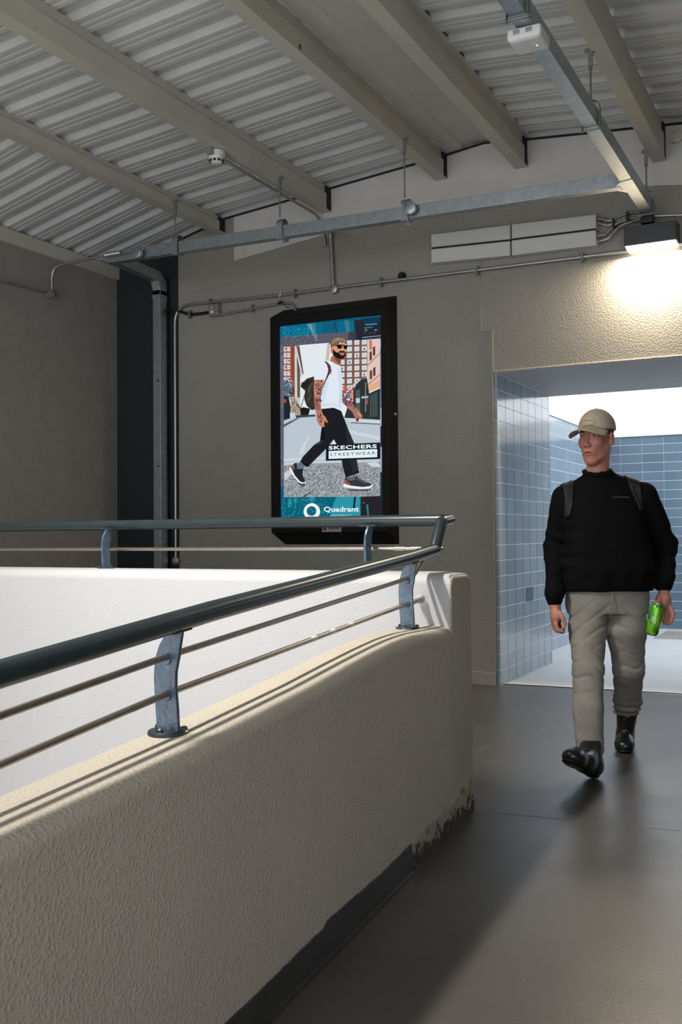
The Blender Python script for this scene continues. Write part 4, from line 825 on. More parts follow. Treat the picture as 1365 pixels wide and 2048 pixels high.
def plate_profile(h):
    L = [(0.0, -0.027), (0.12, -0.028), (0.35, -0.032), (0.55, -0.034), (0.72, -0.031), (0.86, -0.020), (0.95, -0.006), (1.0, 0.004)]
    R_ = [(1.0, 0.040), (0.88, 0.035), (0.74, 0.030), (0.6, 0.023), (0.45, 0.022), (0.25, 0.026), (0.0, 0.029)]
    return [(a * h, b) for a, b in L] + [(a * h, b) for a, b in R_]
def post(base, across, along, h, base_r=0.046):
    base = Vector(base); ac = Vector(across); al = Vector(along)
    pr_ = [base + ac * b + Vector((0, 0, a)) - al * 0.006 for a, b in plate_profile(h)]
    o = MB().prism(pr_, al * 0.012).build('post', M['post'], rail, bevel=0.0025)
    MB().lathe(base + Vector((0, 0, -0.004)), (0, 0, 1), [(0, base_r), (0.009, base_r), (0.012, base_r - 0.003)], 32).build('base_plate', M['rail'], o, smooth=True)
    for dx, dy in ((0.034, 0.012), (-0.034, 0.012), (0.0, -0.034)):
        c_ = base + ac * dx + al * dy; MB().lathe(c_, (0, 0, 1), [(0.006, 0.007), (0.014, 0.007), (0.016, 0.003)], 6).build('anchor_bolt', M['rail'], o)
    sl_ = 0.062 if abs(al.y) > 0.5 else 0.0
    q = [base + ac * a + al * b + Vector((0, 0, h + 0.001 + b * sl_)) for a, b in ((0.0, -0.035), (0.036, -0.035), (0.036, 0.045), (0.0, 0.045))]
    MB().prism(q, (0, 0, -0.004)).build('saddle_plate', M['rail'], o)
    for a, b in ((0.37, 0.0), (0.72, 0.0)):
        if h > 0.2: MB().lathe(base + Vector((0, 0, h * a)) - al * 0.010 + ac * 0.002, tuple(al), [(0, 0.0095), (0.003, 0.012), (0.006, 0.012)], 12).build('rod_collar', M['post'], o)
    return o
for s in (-2.115, -0.445, -3.755, -5.395):
    zt = ztop(s); hr = float(np.interp(s, [-6.5, -2.67, -1.965, -1.1, -0.5, -0.175], [0.62, 0.9085, 0.961, 1.014, 1.05, 1.0735])) - RR
    post(SN(s, -0.129, zt), NN, UU, hr - zt + 0.004)
for x in (-1.838, -3.262, -4.69):
    post((x, YR - 0.062, ZT - 0.002), (0, 1, 0), (-1, 0, 0), 1.196 - RR - ZT + 0.008, 0.042)

# ================================================================== THE MAN
DM = 4.94
def toW(p): q = R0 * p[0] + F0 * (DM - p[1]); return Vector((q[0], q[1], p[2]))
def H(px, py, d=0.0):
    r = ray(px, py); t = (DM - d) / (r @ F0); q = CAM + r * t
    return np.array([q @ R0, d, q[2]])
class Field:
    def __init__(s, lo, hi, h, body=None):
        s.lo = np.array(lo, float); s.h = h; s.n = np.ceil((np.array(hi) - s.lo) / h).astype(int) + 1
        s.F = np.full(s.n, 9.0, np.float32)
    def sub(s, lo, hi):
        a = np.maximum(0, np.floor((np.array(lo) - s.lo) / s.h).astype(int)); b = np.minimum(s.n, np.ceil((np.array(hi) - s.lo) / s.h).astype(int) + 1)
        b = np.maximum(b, a + 1); sl = tuple(slice(i, j) for i, j in zip(a, b))
        g = [(s.lo[k] + s.h * np.arange(a[k], b[k])).astype(np.float32) for k in range(3)]
        return sl, g[0][:, None, None], g[1][None, :, None], g[2][None, None, :]
    def put(s, sl, d, k, op='u'):
        A = s.F[sl]
        if op == 'u':
            if k > 0: hh = np.clip(0.5 + 0.5 * (A - d) / k, 0, 1); s.F[sl] = A * (1 - hh) + d * hh - k * hh * (1 - hh)
            else: s.F[sl] = np.minimum(A, d)
        elif op == 's':
            if k > 0: hh = np.clip(0.5 - 0.5 * (A + d) / k, 0, 1); s.F[sl] = A * (1 - hh) + (-d) * hh + k * hh * (1 - hh)
            else: s.F[sl] = np.maximum(A, -d)
    def cap(s, a, b, ra, rb, k=0.02, op='u'):
        a, b = np.array(a, float), np.array(b, float); m_ = max(ra, rb) + max(0.05, 1.5 * k)
        sl, X, Y, Z = s.sub(np.minimum(a, b) - m_, np.maximum(a, b) + m_); ba = b - a; L = max(1e-9, ba @ ba)
        t = np.clip(((X - a[0]) * ba[0] + (Y - a[1]) * ba[1] + (Z - a[2]) * ba[2]) / L, 0, 1)
        d = np.sqrt((X - a[0] - t*ba[0])**2 + (Y - a[1] - t*ba[1])**2 + (Z - a[2] - t*ba[2])**2) - (ra + (rb - ra) * t)
        s.put(sl, d, k, op); return s
    def ell(s, c, r, R=None, k=0.02, op='u'):
        c, r = np.array(c, float), np.array(r, float); m_ = max(r) + max(0.04, 1.5 * k); sl, X, Y, Z = s.sub(c - m_, c + m_)
        x, y, z = X - c[0], Y - c[1], Z - c[2]
        if R is not None:
            x, y, z = (R[0][0]*x + R[0][1]*y + R[0][2]*z), (R[1][0]*x + R[1][1]*y + R[1][2]*z), (R[2][0]*x + R[2][1]*y + R[2][2]*z)
        q = np.sqrt((x/r[0])**2 + (y/r[1])**2 + (z/r[2])**2); g = np.sqrt((x/r[0]**2)**2 + (y/r[1]**2)**2 + (z/r[2]**2)**2) + 1e-6
        s.put(sl, q * (q - 1) / g, k, op); return s
    def loft(s, lv, k=0.03):                   # lv: (z, cx, cd, a, b) rising in z
        lv = np.array(sorted(lv, key=lambda q: q[0])); m_ = 0.06
        lo = (lv[:, 1].min() - lv[:, 3].max() - m_, lv[:, 2].min() - lv[:, 4].max() - m_, lv[0, 0] - m_); hi = (lv[:, 1].max() + lv[:, 3].max() + m_, lv[:, 2].max() + lv[:, 4].max() + m_, lv[-1, 0] + m_)
        sl, X, Y, Z = s.sub(lo, hi); z = Z.ravel(); I = lambda c_: np.interp(z, lv[:, 0], lv[:, c_])[None, None, :].astype(np.float32)
        a, b = I(3), I(4); q = (np.abs((X - I(1)) / a)**2.4 + np.abs((Y - I(2)) / b)**2.4)**(1/2.4); d = (q - 1) * np.minimum(a, b)
        d = np.maximum(d, np.maximum(lv[0, 0] - Z, Z - lv[-1, 0])); s.put(sl, d, k); return s
    def grid(s):
        g = [(s.lo[k] + s.h * np.arange(s.n[k])).astype(np.float32) for k in range(3)]; return g[0][:, None, None], g[1][None, :, None], g[2][None, None, :]
    def mesh(s):
        F = s.F; S = F < 0; n = F.shape
        cs = [S[i:n[0]-1+i, j:n[1]-1+j, k:n[2]-1+k] for i in (0, 1) for j in (0, 1) for k in (0, 1)]
        any_ = cs[0].copy(); all_ = cs[0].copy()
        for c_ in cs[1:]: any_ |= c_; all_ &= c_
        act = any_ & ~all_; I, J, K = np.nonzero(act); idx = np.full(act.shape, -1, np.int64); idx[I, J, K] = np.arange(len(I))
        P_ = np.zeros((len(I), 3)); cnt = np.zeros(len(I))
        cor = [(i, j, k) for i in (0, 1) for j in (0, 1) for k in (0, 1)]
        for a in cor:
            for ax in range(3):
                if a[ax]: continue
                b = list(a); b[ax] = 1
                fa = F[I + a[0], J + a[1], K + a[2]]; fb = F[I + b[0], J + b[1], K + b[2]]; mk = (fa < 0) != (fb < 0)
                t = np.where(mk, fa / np.where(mk, fa - fb, 1), 0)
                q = np.tile(np.array(a, float), (len(I), 1)); q[:, ax] += t
                P_ += q * mk[:, None]; cnt += mk
        P_ = P_ / cnt[:, None] + np.stack([I, J, K], 1); P_ = P_ * s.h + s.lo
        fs = []
        for ax in range(3):
            o1, o2 = [(1, 2), (2, 0), (0, 1)][ax]
            A = [slice(0, n[i]) for i in range(3)]; Bx = list(A); A[ax] = slice(0, n[ax]-1); Bx[ax] = slice(1, n[ax])
            sa, sb = S[tuple(A)], S[tuple(Bx)]; E_ = np.argwhere(sa != sb)
            ok = (E_[:, o1] > 0) & (E_[:, o2] > 0) & (E_[:, o1] < n[o1]-1) & (E_[:, o2] < n[o2]-1); E_ = E_[ok]
            inn = sa[tuple(E_.T)]
            q = []
            for d1, d2 in ((0, 0), (1, 0), (1, 1), (0, 1)):
                c_ = E_.copy(); c_[:, o1] -= d1; c_[:, o2] -= d2; q.append(idx[tuple(c_.T)])
            q = np.stack(q, 1); q[~inn] = q[~inn][:, ::-1]; fs.append(q)
        return P_, np.concatenate(fs)
    def build(s, name, mats, parent, region=None, flip=False):
        P_, Q = s.mesh(); Wd = P_[:, :1] * R0[None] + (DM - P_[:, 1:2]) * F0[None]; Wd[:, 2] = P_[:, 2]
        me = bpy.data.meshes.new(name); Q = Q[:, ::-1]
        me.from_pydata(Wd.tolist(), [], Q.tolist()); ms = mats if isinstance(mats, list) else [mats]
        for m_ in ms: me.materials.append(m_)
        if region is not None:
            cen = P_[Q].mean(1); me.polygons.foreach_set('material_index', region(cen).astype(np.int32))
        me.polygons.foreach_set('use_smooth', [True] * len(me.polygons)); me.update()
        o = bpy.data.objects.new(name, me); COL.objects.link(o)
        if parent: o.parent = parent; o.matrix_parent_inverse = Matrix.Translation(-parent.location)
        return o
def skin_mat():
    m, nt, bs = newmat('skin'); v = tex_coord(nt)
    c = ramp(nt, noise(nt, v, 28, 3, 0.6), [(0.3, (0.42, 0.17, 0.12)), (0.7, (0.52, 0.235, 0.17))])
    nt.links.new(c, bs.inputs['Base Color']); bs.inputs['Roughness'].default_value = 0.5
    bs.inputs['Subsurface Weight'].default_value = 0.12; bs.inputs['Subsurface Radius'].default_value = (0.01, 0.004, 0.002)
    return m
M['skin'] = skin_mat()
M['ear_skin'] = mat('flushed_skin', (0.60, 0.22, 0.17), 0.5, var=0.05)
M['lips'] = mat('lips', (0.38, 0.12, 0.10), 0.45, var=0.05)
M['mouth'] = mat('mouth_inside', (0.06, 0.015, 0.015), 0.6, var=0)
M['hair'] = mat('short_brown_hair', (0.07, 0.045, 0.03), 0.8, var=0.4, vscale=160, bmp=0.5, bscale=300, bdist=0.002)
M['knit'] = mat('black_knit', (0.0045, 0.0045, 0.005), 0.9, var=0.2, vscale=30, bmp=0.35, bscale=350, bdist=0.001, spec=0.1)
M['webbing'] = mat('dark_grey_webbing', (0.009, 0.009, 0.0095), 0.7, var=0.1, bmp=0.3, bscale=400, bdist=0.001)
M['denim'] = mat('pale_grey_denim', (0.22, 0.205, 0.18), 0.8, var=0.16, vscale=9, bmp=0.5, bscale=220, bdist=0.001)
M['cap'] = mat('beige_cotton', (0.44, 0.36, 0.26), 0.8, var=0.05, bmp=0.25, bscale=400, bdist=0.0008)
M['leather'] = mat('black_leather', (0.012, 0.012, 0.012), 0.28, var=0.2, bmp=0.3, bscale=90, bdist=0.002, spec=0.6)
M['eye'] = mat('eye_white', (0.40, 0.34, 0.32), 0.3, var=0); M['iris'] = mat('iris', (0.05, 0.06, 0.07), 0.2, var=0)
man_loc = toW((H(1205, 1300)[0], 0.0, 0.0)); man_loc.z = 0

# joints (picture position, distance towards the camera)
J = dict(neck=H(1196, 945, 0.0), chest=H(1208, 1030, 0.0), belly=H(1214, 1120, 0.01), pelvis=H(1214, 1190, 0.0),
         shR=H(1129, 997, 0.0), elR=H(1111, 1096, -0.05), wrR=H(1110, 1206, 0.05),
         shL=H(1290, 993, 0.0), elL=H(1333, 1090, -0.06), wrL=H(1329, 1176, 0.03),
         hipR=H(1180, 1200, 0.0), knR=H(1177, 1345, 0.13), anR=H(1184, 1490, 0.26),
         hipL=H(1250, 1200, 0.0), knL=H(1258, 1338, 0.0), anL=H(1254, 1452, -0.38))
# ---- head frame
TH = math.radians(40)
hf = np.array([-math.sin(TH), math.cos(TH), -0.06]); hf /= np.linalg.norm(hf)
hx = np.array([math.cos(TH), math.sin(TH), 0.0]); hz_ = np.cross(hx, hf)
if hz_[2] < 0: hz_ = -hz_
HC = H(1192, 872, 0.02)
RH = np.array([hx, hf, hz_])
def hp(x, y, z): return HC + hx * x + hf * y + hz_ * z

def head_field(f, grow=0.0, face=True):
    g = grow
    f.ell(hp(0, -0.018, 0.042), (0.077 + g, 0.098 + g, 0.088 + g), RH, 0.0)
    f.ell(hp(0, 0.018, -0.040), (0.062 + g, 0.074 + g, 0.092 + g), RH, 0.03)
    if not face: return
    for sg in (-1, 1):
        f.cap(hp(sg*0.052, -0.006, -0.066), hp(sg*0.018, 0.057, -0.120), 0.018, 0.016, 0.03)
        f.ell(hp(sg*0.036, 0.060, -0.030), (0.024, 0.024, 0.024), RH, 0.025)
        f.cap(hp(sg*0.012, 0.085, 0.020), hp(sg*0.046, 0.070, 0.018), 0.009, 0.008, 0.012)
    f.ell(hp(0, 0.062, -0.124), (0.022, 0.021, 0.018), RH, 0.02)
    f.ell(hp(0, 0.074, -0.082), (0.028, 0.018, 0.028), RH, 0.02)
    for sg in (-1, 1): f.ell(hp(sg*0.031, 0.097, 0.000), (0.017, 0.012, 0.009), RH, 0.010, 's')
    f.cap(hp(0, 0.086, 0.012), hp(0, 0.110, -0.043), 0.0070, 0.0105, 0.010)
    for sg in (-1, 1): f.ell(hp(sg*0.012, 0.098, -0.047), (0.009, 0.011, 0.008), RH, 0.006)
    f.ell(hp(0, 0.091, -0.0765), (0.022, 0.008, 0.0055), RH, 0.005); f.ell(hp(0, 0.089, -0.090), (0.018, 0.009, 0.0065), RH, 0.005)
    f.ell(hp(0, 0.100, -0.083), (0.016, 0.010, 0.0028), RH, 0.002, 's')
    for sg in (-1, 1):
        f.cap(hp(sg*0.020, 0.083, 0.0055), hp(sg*0.044, 0.075, 0.0040), 0.0048, 0.0045, 0.004); f.cap(hp(sg*0.021, 0.082, -0.0085), hp(sg*0.043, 0.075, -0.0075), 0.0042, 0.004, 0.004)
        R2 = RH
        f.ell(hp(sg*0.080, -0.014, -0.018), (0.010, 0.019, 0.034), RH, 0.006); f.cap(hp(sg*0.070, -0.006, -0.04), hp(sg*0.078, -0.008, -0.03), 0.008, 0.008, 0.006)
        f.ell(hp(sg*0.091, -0.006, -0.014), (0.008, 0.010, 0.018), RH, 0.004, 's')

def limb(f, pts, rs, k=0.02):
    for (a, b), (ra, rb) in zip(zip(pts, pts[1:]), zip(rs, rs[1:])): f.cap(a, b, ra, rb, k)
all_pts = np.array(list(J.values())); lo = all_pts.min(0) - 0.13; hi = all_pts.max(0) + 0.13; lo[2] = 0.0; hi[2] = HC[2] + 0.16; lo[1] = -0.50; hi[1] = 0.46
body = Field(lo, hi, 0.0042)
body.loft([(H(1210, 1215)[2], J['pelvis'][0], 0.0, 0.15, 0.095), (H(1210, 1150)[2], J['pelvis'][0], 0.01, 0.15, 0.10), (H(1210, 1080)[2], J['belly'][0], 0.01, 0.145, 0.095), (H(1210, 1020)[2], J['chest'][0], 0.0, 0.15, 0.095), (H(1210, 985)[2], J['neck'][0] + 0.01, -0.005, 0.07, 0.06)], 0.0)
body.cap(J['neck'] - (0, 0.01, 0.05), hp(0, -0.03, -0.05), 0.056, 0.057, 0.02)
for sd in 'RL':
    limb(body, [J['neck'] + (0, 0, -0.09), J['sh'+sd] + (0, 0, -0.01), J['el'+sd], J['wr'+sd]], [0.035, 0.036, 0.036, 0.027], 0.03)
    limb(body, [J['hip'+sd], J['kn'+sd], J['an'+sd]], [0.078, 0.05, 0.030], 0.03)
# feet inside the boots
toeR, heelR = H(1146, 1508, 0.40), H(1192, 1532, 0.20)
toeL, heelL = H(1250, 1487, -0.22), H(1254, 1478, -0.44)
body.cap(J['anR'], heelR + (0, 0.02, 0.02), 0.030, 0.018, 0.01)
body.cap(J['anL'], heelL + (0, 0.03, 0.03), 0.030, 0.016, 0.01)
head_field(body)
# hands: palm, four separate fingers, thumb
def finger(f, base, dirs, lens, r0, r1):
    p = np.array(base, float); n = len(lens); rs = np.linspace(r0, r1, n + 1)
    for i, (d_, l_) in enumerate(zip(dirs, lens)):
        d_ = np.array(d_, float); d_ /= np.linalg.norm(d_); q = p + d_ * l_; f.cap(p, q, rs[i], rs[i+1], 0.0035); p = q
    return p
# his right hand (left in the picture): relaxed, curled round a small dark object
wr = J['wrR']; pc = H(1112, 1228, 0.06)
body.cap(wr, pc + (0, 0, 0.01), 0.027, 0.026, 0.015)
body.ell(pc + (0.0, 0.0, -0.012), (0.026, 0.040, 0.044), None, 0.012)
for i, (dy, l_) in enumerate(((0.030, 0.9), (0.010, 1.0), (-0.010, 0.95), (-0.028, 0.8))):
    b_ = pc + np.array([-0.006, dy, -0.045])
    finger(body, b_, [(0.28, 0.04, -1), (1.0, 0.04, -0.25), (0.25, 0.0, 1.0)], [0.036*l_, 0.028*l_, 0.022*l_], 0.0110, 0.0088)
finger(body, pc + (0.014, 0.030, 0.006), [(0.45, 0.35, -0.85), (0.30, 0.1, -1.0), (-0.35, 0.1, -1)], [0.026, 0.030, 0.022], 0.0125, 0.0095)
# his left hand (right in the picture) round the can
wl = J['wrL']; plm = H(1327, 1200, 0.045)
body.cap(wl, plm, 0.027, 0.026, 0.015); body.ell(plm + (0.0, 0.004, -0.004), (0.040, 0.026, 0.042), None, 0.012)
CT, CB = H(1317, 1206, 0.085), H(1303, 1271, 0.075)
cax = (CB - CT) / np.linalg.norm(CB - CT)
for i, (t_, l_) in enumerate(((0.0, 0.95), (0.018, 1.0), (0.036, 0.95), (0.052, 0.8))):
    b_ = plm + np.array([0.030 - i*0.006, 0.012 - i*0.013, -0.030 - 0.0*i])
    finger(body, b_, [(0.30 - 0.1*i, 0.25, -1), (-0.30, 0.15, -1), (-0.60, 0.25, -1.0)], [0.042*l_, 0.030*l_, 0.022*l_], 0.0112, 0.0085)
finger(body, plm + (-0.024, 0.022, 0.004), [(-0.8, 0.35, -0.75), (-0.45, 0.15, -1.0), (-0.1, 0.1, -1)], [0.034, 0.030, 0.022], 0.013, 0.0095)
def skin_region(c_):
    l_ = (c_ - HC) @ RH.T
    r = np.zeros(len(c_))
    mouth_ = (np.abs(l_[:, 0]) < 0.016) & (np.abs(l_[:, 2] + 0.083) < 0.0030) & (l_[:, 1] > 0.06)
    lips_ = (l_[:, 1] > 0.075) & (((l_[:, 0]/0.023)**2 + ((l_[:, 2] + 0.083)/0.0115)**2) < 1)
    ears_ = (np.abs(l_[:, 0]) > 0.076) & (np.abs(l_[:, 2] + 0.018) < 0.05) & (np.abs(l_[:, 1] + 0.012) < 0.04)
    r[ears_] = 3; r[lips_] = 1; r[mouth_] = 2; return r
man = body.build('person', [M['skin'], M['lips'], M['mouth'], M['ear_skin']], None, skin_region)
tag(man, 'man in beige cap, black sweatshirt and grey jeans walking with a green can', 'person')
MAN = man
# eyes, brows, hair
for sg in (-1, 1):
    c_ = hp(sg*0.031, 0.0735, -0.0015); o = MB().lathe(toW(c_), (0, 0, 1), [(-0.0115*math.cos(PI*i/10), 0.0115*math.sin(PI*i/10)) for i in range(11)], 16).build('eye', M['eye'], MAN, smooth=True)
    g = np.array([-0.52, 0.85, 0.0]) ; g /= np.linalg.norm(g); i_ = toW(c_ + g*0.0085); ax = toW(c_ + g) - toW(c_)
    MB().lathe(i_, tuple(ax), [(0, 0.0066), (0.002, 0.0062), (0.0034, 0.0035), (0.0036, 0.0002)], 16).build('iris', M['iris'], o, smooth=True)
hl = HC - 0.16; hh_ = HC + 0.16
f = Field(hl, hh_, 0.003)
for sg in (-1, 1): f.cap(hp(sg*0.014, 0.094, 0.0175), hp(sg*0.032, 0.090, 0.0225), 0.0028, 0.0032, 0.001); f.cap(hp(sg*0.032, 0.090, 0.0225), hp(sg*0.047, 0.076, 0.017), 0.0032, 0.0022, 0.001)
f.build('eyebrows', M['hair'], MAN)
f = Field(hl, hh_, 0.003); f.ell(hp(0, -0.020, 0.040), (0.0795, 0.101, 0.088), RH, 0.0); X, Y, Z = f.grid()
lx = (X-HC[0])*hx[0] + (Y-HC[1])*hx[1] + (Z-HC[2])*hx[2]; ly = (X-HC[0])*hf[0] + (Y-HC[1])*hf[1] + (Z-HC[2])*hf[2]; lz = (X-HC[0])*hz_[0] + (Y-HC[1])*hz_[1] + (Z-HC[2])*hz_[2]
f.F = np.maximum(f.F, ly - 0.030 + 0.9*np.maximum(0, -lz) ); f.F = np.maximum(f.F, -0.045 - lz); f.F = np.maximum(f.F, (lz - 0.05)); f.build('hair', M['hair'], MAN)
# cap
f = Field(hl, hh_, 0.003); f.ell(hp(0, -0.020, 0.038), (0.087, 0.108, 0.098), RH, 0.0)
f.F = np.maximum(f.F, -(lz - (0.030 - 0.18*np.minimum(0, ly) * -1 * 0.45)))
f.F = f.F + 0.0012*np.exp(-(lx/0.002)**2) * (lz > 0.03)
cap_o = f.build('cap', M['cap'], MAN)
rows = []
for i in range(25):
    ph = math.radians(-66 + 132*i/24); row = []
    for j in range(7):
        t = j/6; ext = 0.098 * math.cos(ph*0.95)**0.55 * t
        bx0, by0 = 0.086*math.sin(ph), -0.020 + 0.107*math.cos(ph)
        x_, y_ = bx0 + ext*0.25*math.sin(ph), by0 + ext
        z_ = 0.046 - 0.026*(x_/0.075)**2 - 0.20*ext + (0.004 if j == 0 else 0)
        row.append(toW(hp(x_, y_, z_)))
    rows.append(row)
vs = [p for r in rows for p in r]; fs = [(i*7+j, i*7+j+1, (i+1)*7+j+1, (i+1)*7+j) for i in range(24) for j in range(6)]
o = MB().add(vs, fs).build('cap_peak', M['cap'], cap_o, smooth=True); so = o.modifiers.new('t', 'SOLIDIFY'); so.thickness = 0.004; so.offset = 0
MB().lathe(toW(hp(0, -0.02, 0.135)), tuple(toW(hp(0, -0.02, 0.2)) - toW(hp(0, -0.02, 0.1))), [(0, 0.007), (0.002, 0.006), (0.004, 0.002)], 12).build('cap_button', M['cap'], cap_o, smooth=True)
# embroidered curve on the cap front
arcp = [toW(hp(0.040*math.sin(a), -0.020 + 0.1095*math.cos(0.45*math.sin(a))*math.sqrt(max(0.05, 1 - ((0.064 + 0.012*math.cos(a) - 0.038)/0.098)**2)), 0.064 + 0.012*math.cos(a))) for a in [2*PI*i/24 for i in range(25)]]
MB().tube(arcp, 0.0011, 5).build('cap_stitching', mat('cap_stitch', (0.26, 0.21, 0.16), 0.8, var=0), cap_o)

# sweatshirt
def warp(f, fn): X, Y, Z = f.grid(); f.F = f.F + fn(X, Y, Z).astype(np.float32)
zs = lambda py: H(1210, py)[2]
def sweater(f):
    f.loft([(zs(1181), H(1216, 1150)[0], 0.005, 0.216, 0.128), (zs(1166), H(1216, 1150)[0], 0.006, 0.226, 0.138), (zs(1140), H(1218, 1150)[0], 0.012, 0.226, 0.145), (zs(1100), H(1216, 1150)[0], 0.012, 0.215, 0.14), (zs(1050), H(1212, 1150)[0], 0.008, 0.195, 0.135), (zs(1010), H(1208, 1150)[0], 0.0, 0.190, 0.125), (zs(985), H(1206, 1150)[0], -0.005, 0.150, 0.105), (zs(962), H(1202, 1150)[0], -0.008, 0.085, 0.08)], 0.0)
    f.cap(J['neck'] + (0.004, -0.012, -0.045), J['neck'] + (0.004, -0.010, -0.014), 0.078, 0.068, 0.02)
    f.cap(J['neck'] + (-0.025, -0.012, -0.040), J['shR'] + (0.010, -0.005, 0.004), 0.046, 0.056, 0.03); f.cap(J['neck'] + (0.035, -0.012, -0.036), J['shL'] + (-0.010, -0.005, 0.006), 0.048, 0.058, 0.03)
    limb(f, [J['shR'], J['elR'], J['wrR'] + (0, 0, 0.045), J['wrR'] + (0, 0, 0.012)], [0.062, 0.056, 0.044, 0.036], 0.022)
    limb(f, [J['shL'], J['elL'] + (-0.006, 0, 0.0), J['wrL'] + (0.0, 0, 0.045), J['wrL'] + (0, 0, 0.012)], [0.066, 0.060, 0.046, 0.038], 0.022)
    def fold(X, Y, Z):
        armL = np.exp(-((X - J['elL'][0])/0.08)**2 - ((Z - J['elL'][2])/0.13)**2); armR = np.exp(-((X - J['elR'][0])/0.08)**2 - ((Z - J['elR'][2])/0.13)**2)
        low = np.exp(-((Z - zs(1150))/0.05)**2)
        return 0.0042*(armL + armR)*np.sin((Z*1.0 + 0.35*X)*95 + 1.4*np.sin(X*31)) + 0.0035*low*np.sin(X*62 + 9*Z + 1.2*np.sin(Y*20)) + 0.002*np.sin(X*23 + Z*17)*np.sin(Z*31 - X*9)
    warp(f, fold)
    # neck opening
    f.cap(J['neck'] + (0.0, 0.020, 0.100), J['neck'] + (0, 0.006, 0.040), 0.078, 0.062, 0.004, 's')
slo = np.array([J['elR'][0] - 0.11, -0.22, zs(1225)]); shi = np.array([J['elL'][0] + 0.12, 0.22, zs(925)])
f = Field(slo, shi, 0.006); sweater(f)
# square off cuffs and the waist
X, Y, Z = f.grid()
cut = np.where(X < H(1140, 1150)[0], zs(1213) - Z, np.where(X > H(1312, 1150)[0], zs(1182) - Z, -1.0)); f.F = np.maximum(f.F, cut)
SW = f.F.copy(); sweat = f.build('sweatshirt', M['knit'], MAN)
# neck rib
ring_pts = []
for i in range(33):
    a = 2*PI*i/32; ring_pts.append(toW(J['neck'] + np.array([0.066*math.cos(a), -0.008 + 0.066*math.sin(a), 0.004 - 0.022*max(0, math.sin(a)) + 0.014*max(0, -math.sin(a))])))
MB().tube(ring_pts, 0.0085, 8).build('neck_rib', M['knit'], sweat, smooth=True)
# rucksack straps over both shoulders and the pack behind
def strap(x0_, x1_, zt_, zb_, w0, w1):
    g = Field(slo, shi, 0.006); g.F = SW - 0.007; X, Y, Z = g.grid()
    t = np.clip((zt_ - Z) / (zt_ - zb_), 0, 1); cx_ = x0_ + (x1_ - x0_) * t**1.6; w_ = w0 + (w1 - w0) * t
    g.F = np.maximum(g.F, np.abs(X - cx_) - w_); g.F = np.maximum(g.F, zb_ - Z); g.F = np.maximum(g.F, -(SW + 0.012)); return g
bag = thing('backpack', 'dark grey backpack worn by the man, straps over his sweatshirt', 'backpack', toW((J['chest'][0], -0.16, J['chest'][2])))
strap(H(1137, 1150)[0], H(1131, 1150)[0], zs(950), zs(1035), 0.033, 0.012).build('shoulder_strap', M['webbing'], bag)
strap(H(1266, 1150)[0], H(1276, 1150)[0], zs(945), zs(1022), 0.035, 0.014).build('shoulder_strap', M['webbing'], bag)
g = Field((J['chest'][0] - 0.2, -0.44, zs(1150)), (J['chest'][0] + 0.2, -0.05, zs(950)), 0.008); g.ell((J['chest'][0], -0.255, J['chest'][2] - 0.04), (0.135, 0.085, 0.20), None, 0.0); g.ell((J['chest'][0], -0.32, J['chest'][2] - 0.11), (0.10, 0.04, 0.10), None, 0.02); g.build('pack_body', M['webbing'], bag)
# small grey wordmark on the chest
mb = MB(); random.seed(5); wx = 1226.0
zz_ = 994.5
while wx < 1258:
    wd = random.uniform(1.2, 2.4)
    if not 1241 < wx < 1243:
        a = toW(H(wx, zz_ - random.uniform(0.9, 1.6), 0.146)); b = toW(H(wx + wd, zz_ + 1.0, 0.146)); 
        mb.hexa([a, b, b, a] * 2) if False else mb.tube([toW(H(wx, zz_ - 1.2, 0.142)), toW(H(wx + wd*0.5, zz_ + 1.2, 0.142)), toW(H(wx + wd, zz_ - 1.2, 0.142))], 0.0009, 5)
    wx += wd + 0.35
mb.build('chest_wordmark', mat('grey_thread', (0.10, 0.10, 0.11), 0.7, var=0), sweat)
# jeans
JR = [J['hipR'] + (-0.003, 0, 0.02), H(1176, 1262, 0.05), J['knR'], H(1177, 1420, 0.19), H(1181, 1496, 0.25)]
JL = [J['hipL'] + (0.006, 0, 0.02), H(1253, 1262, 0.02), J['knL'], H(1256, 1400, -0.18), H(1252, 1440, -0.32)]
jlo = np.array([H(1100, 1150)[0], -0.46, zs(1530)]); jhi = np.array([H(1330, 1150)[0], 0.36, zs(1140)])
f = Field(jlo, jhi, 0.0055)
f.loft([(zs(1225), H(1215, 1150)[0], -0.005, 0.200, 0.118), (zs(1195), H(1215, 1150)[0], -0.005, 0.205, 0.122), (zs(1150), H(1216, 1150)[0], 0.0, 0.198, 0.118)], 0.0)
limb(f, JR, [0.096, 0.090, 0.073, 0.070, 0.066], 0.02); limb(f, JL, [0.102, 0.096, 0.075, 0.068, 0.060], 0.02)
def jf(X, Y, Z):
    kR = np.exp(-((Z - J['knR'][2])/0.10)**2) * (X < H(1213, 1150)[0]); kL = np.exp(-((Z - J['knL'][2])/0.11)**2) * (X >= H(1213, 1150)[0]); an = np.exp(-((Z - zs(1432))/0.05)**2) * (X >= H(1213, 1150)[0]); anr = np.exp(-((Z - zs(1475))/0.05)**2) * (X < H(1213, 1150)[0])
    hip = np.exp(-((Z - zs(1245))/0.10)**2); cx_ = X - H(1213, 1150)[0]
    cr = lambda q: np.maximum(0, np.sin(q))**3
    return (0.0060*(kR + 0.8*kL)*cr(Z*88 - np.abs(cx_)*38 + 2.2*np.sin(X*36)) + 0.0055*an*np.sin(Z*170 + 6*X) + 0.004*anr*cr(Z*110 + 14*X)
            + 0.0055*hip*cr(Z*80 + np.abs(cx_)*60 + 1.6*np.sin(Y*25)) + 0.0016*np.sin(Z*27 + X*33)*np.sin(Z*44 - X*21))
warp(f, jf); X, Y, Z = f.grid()
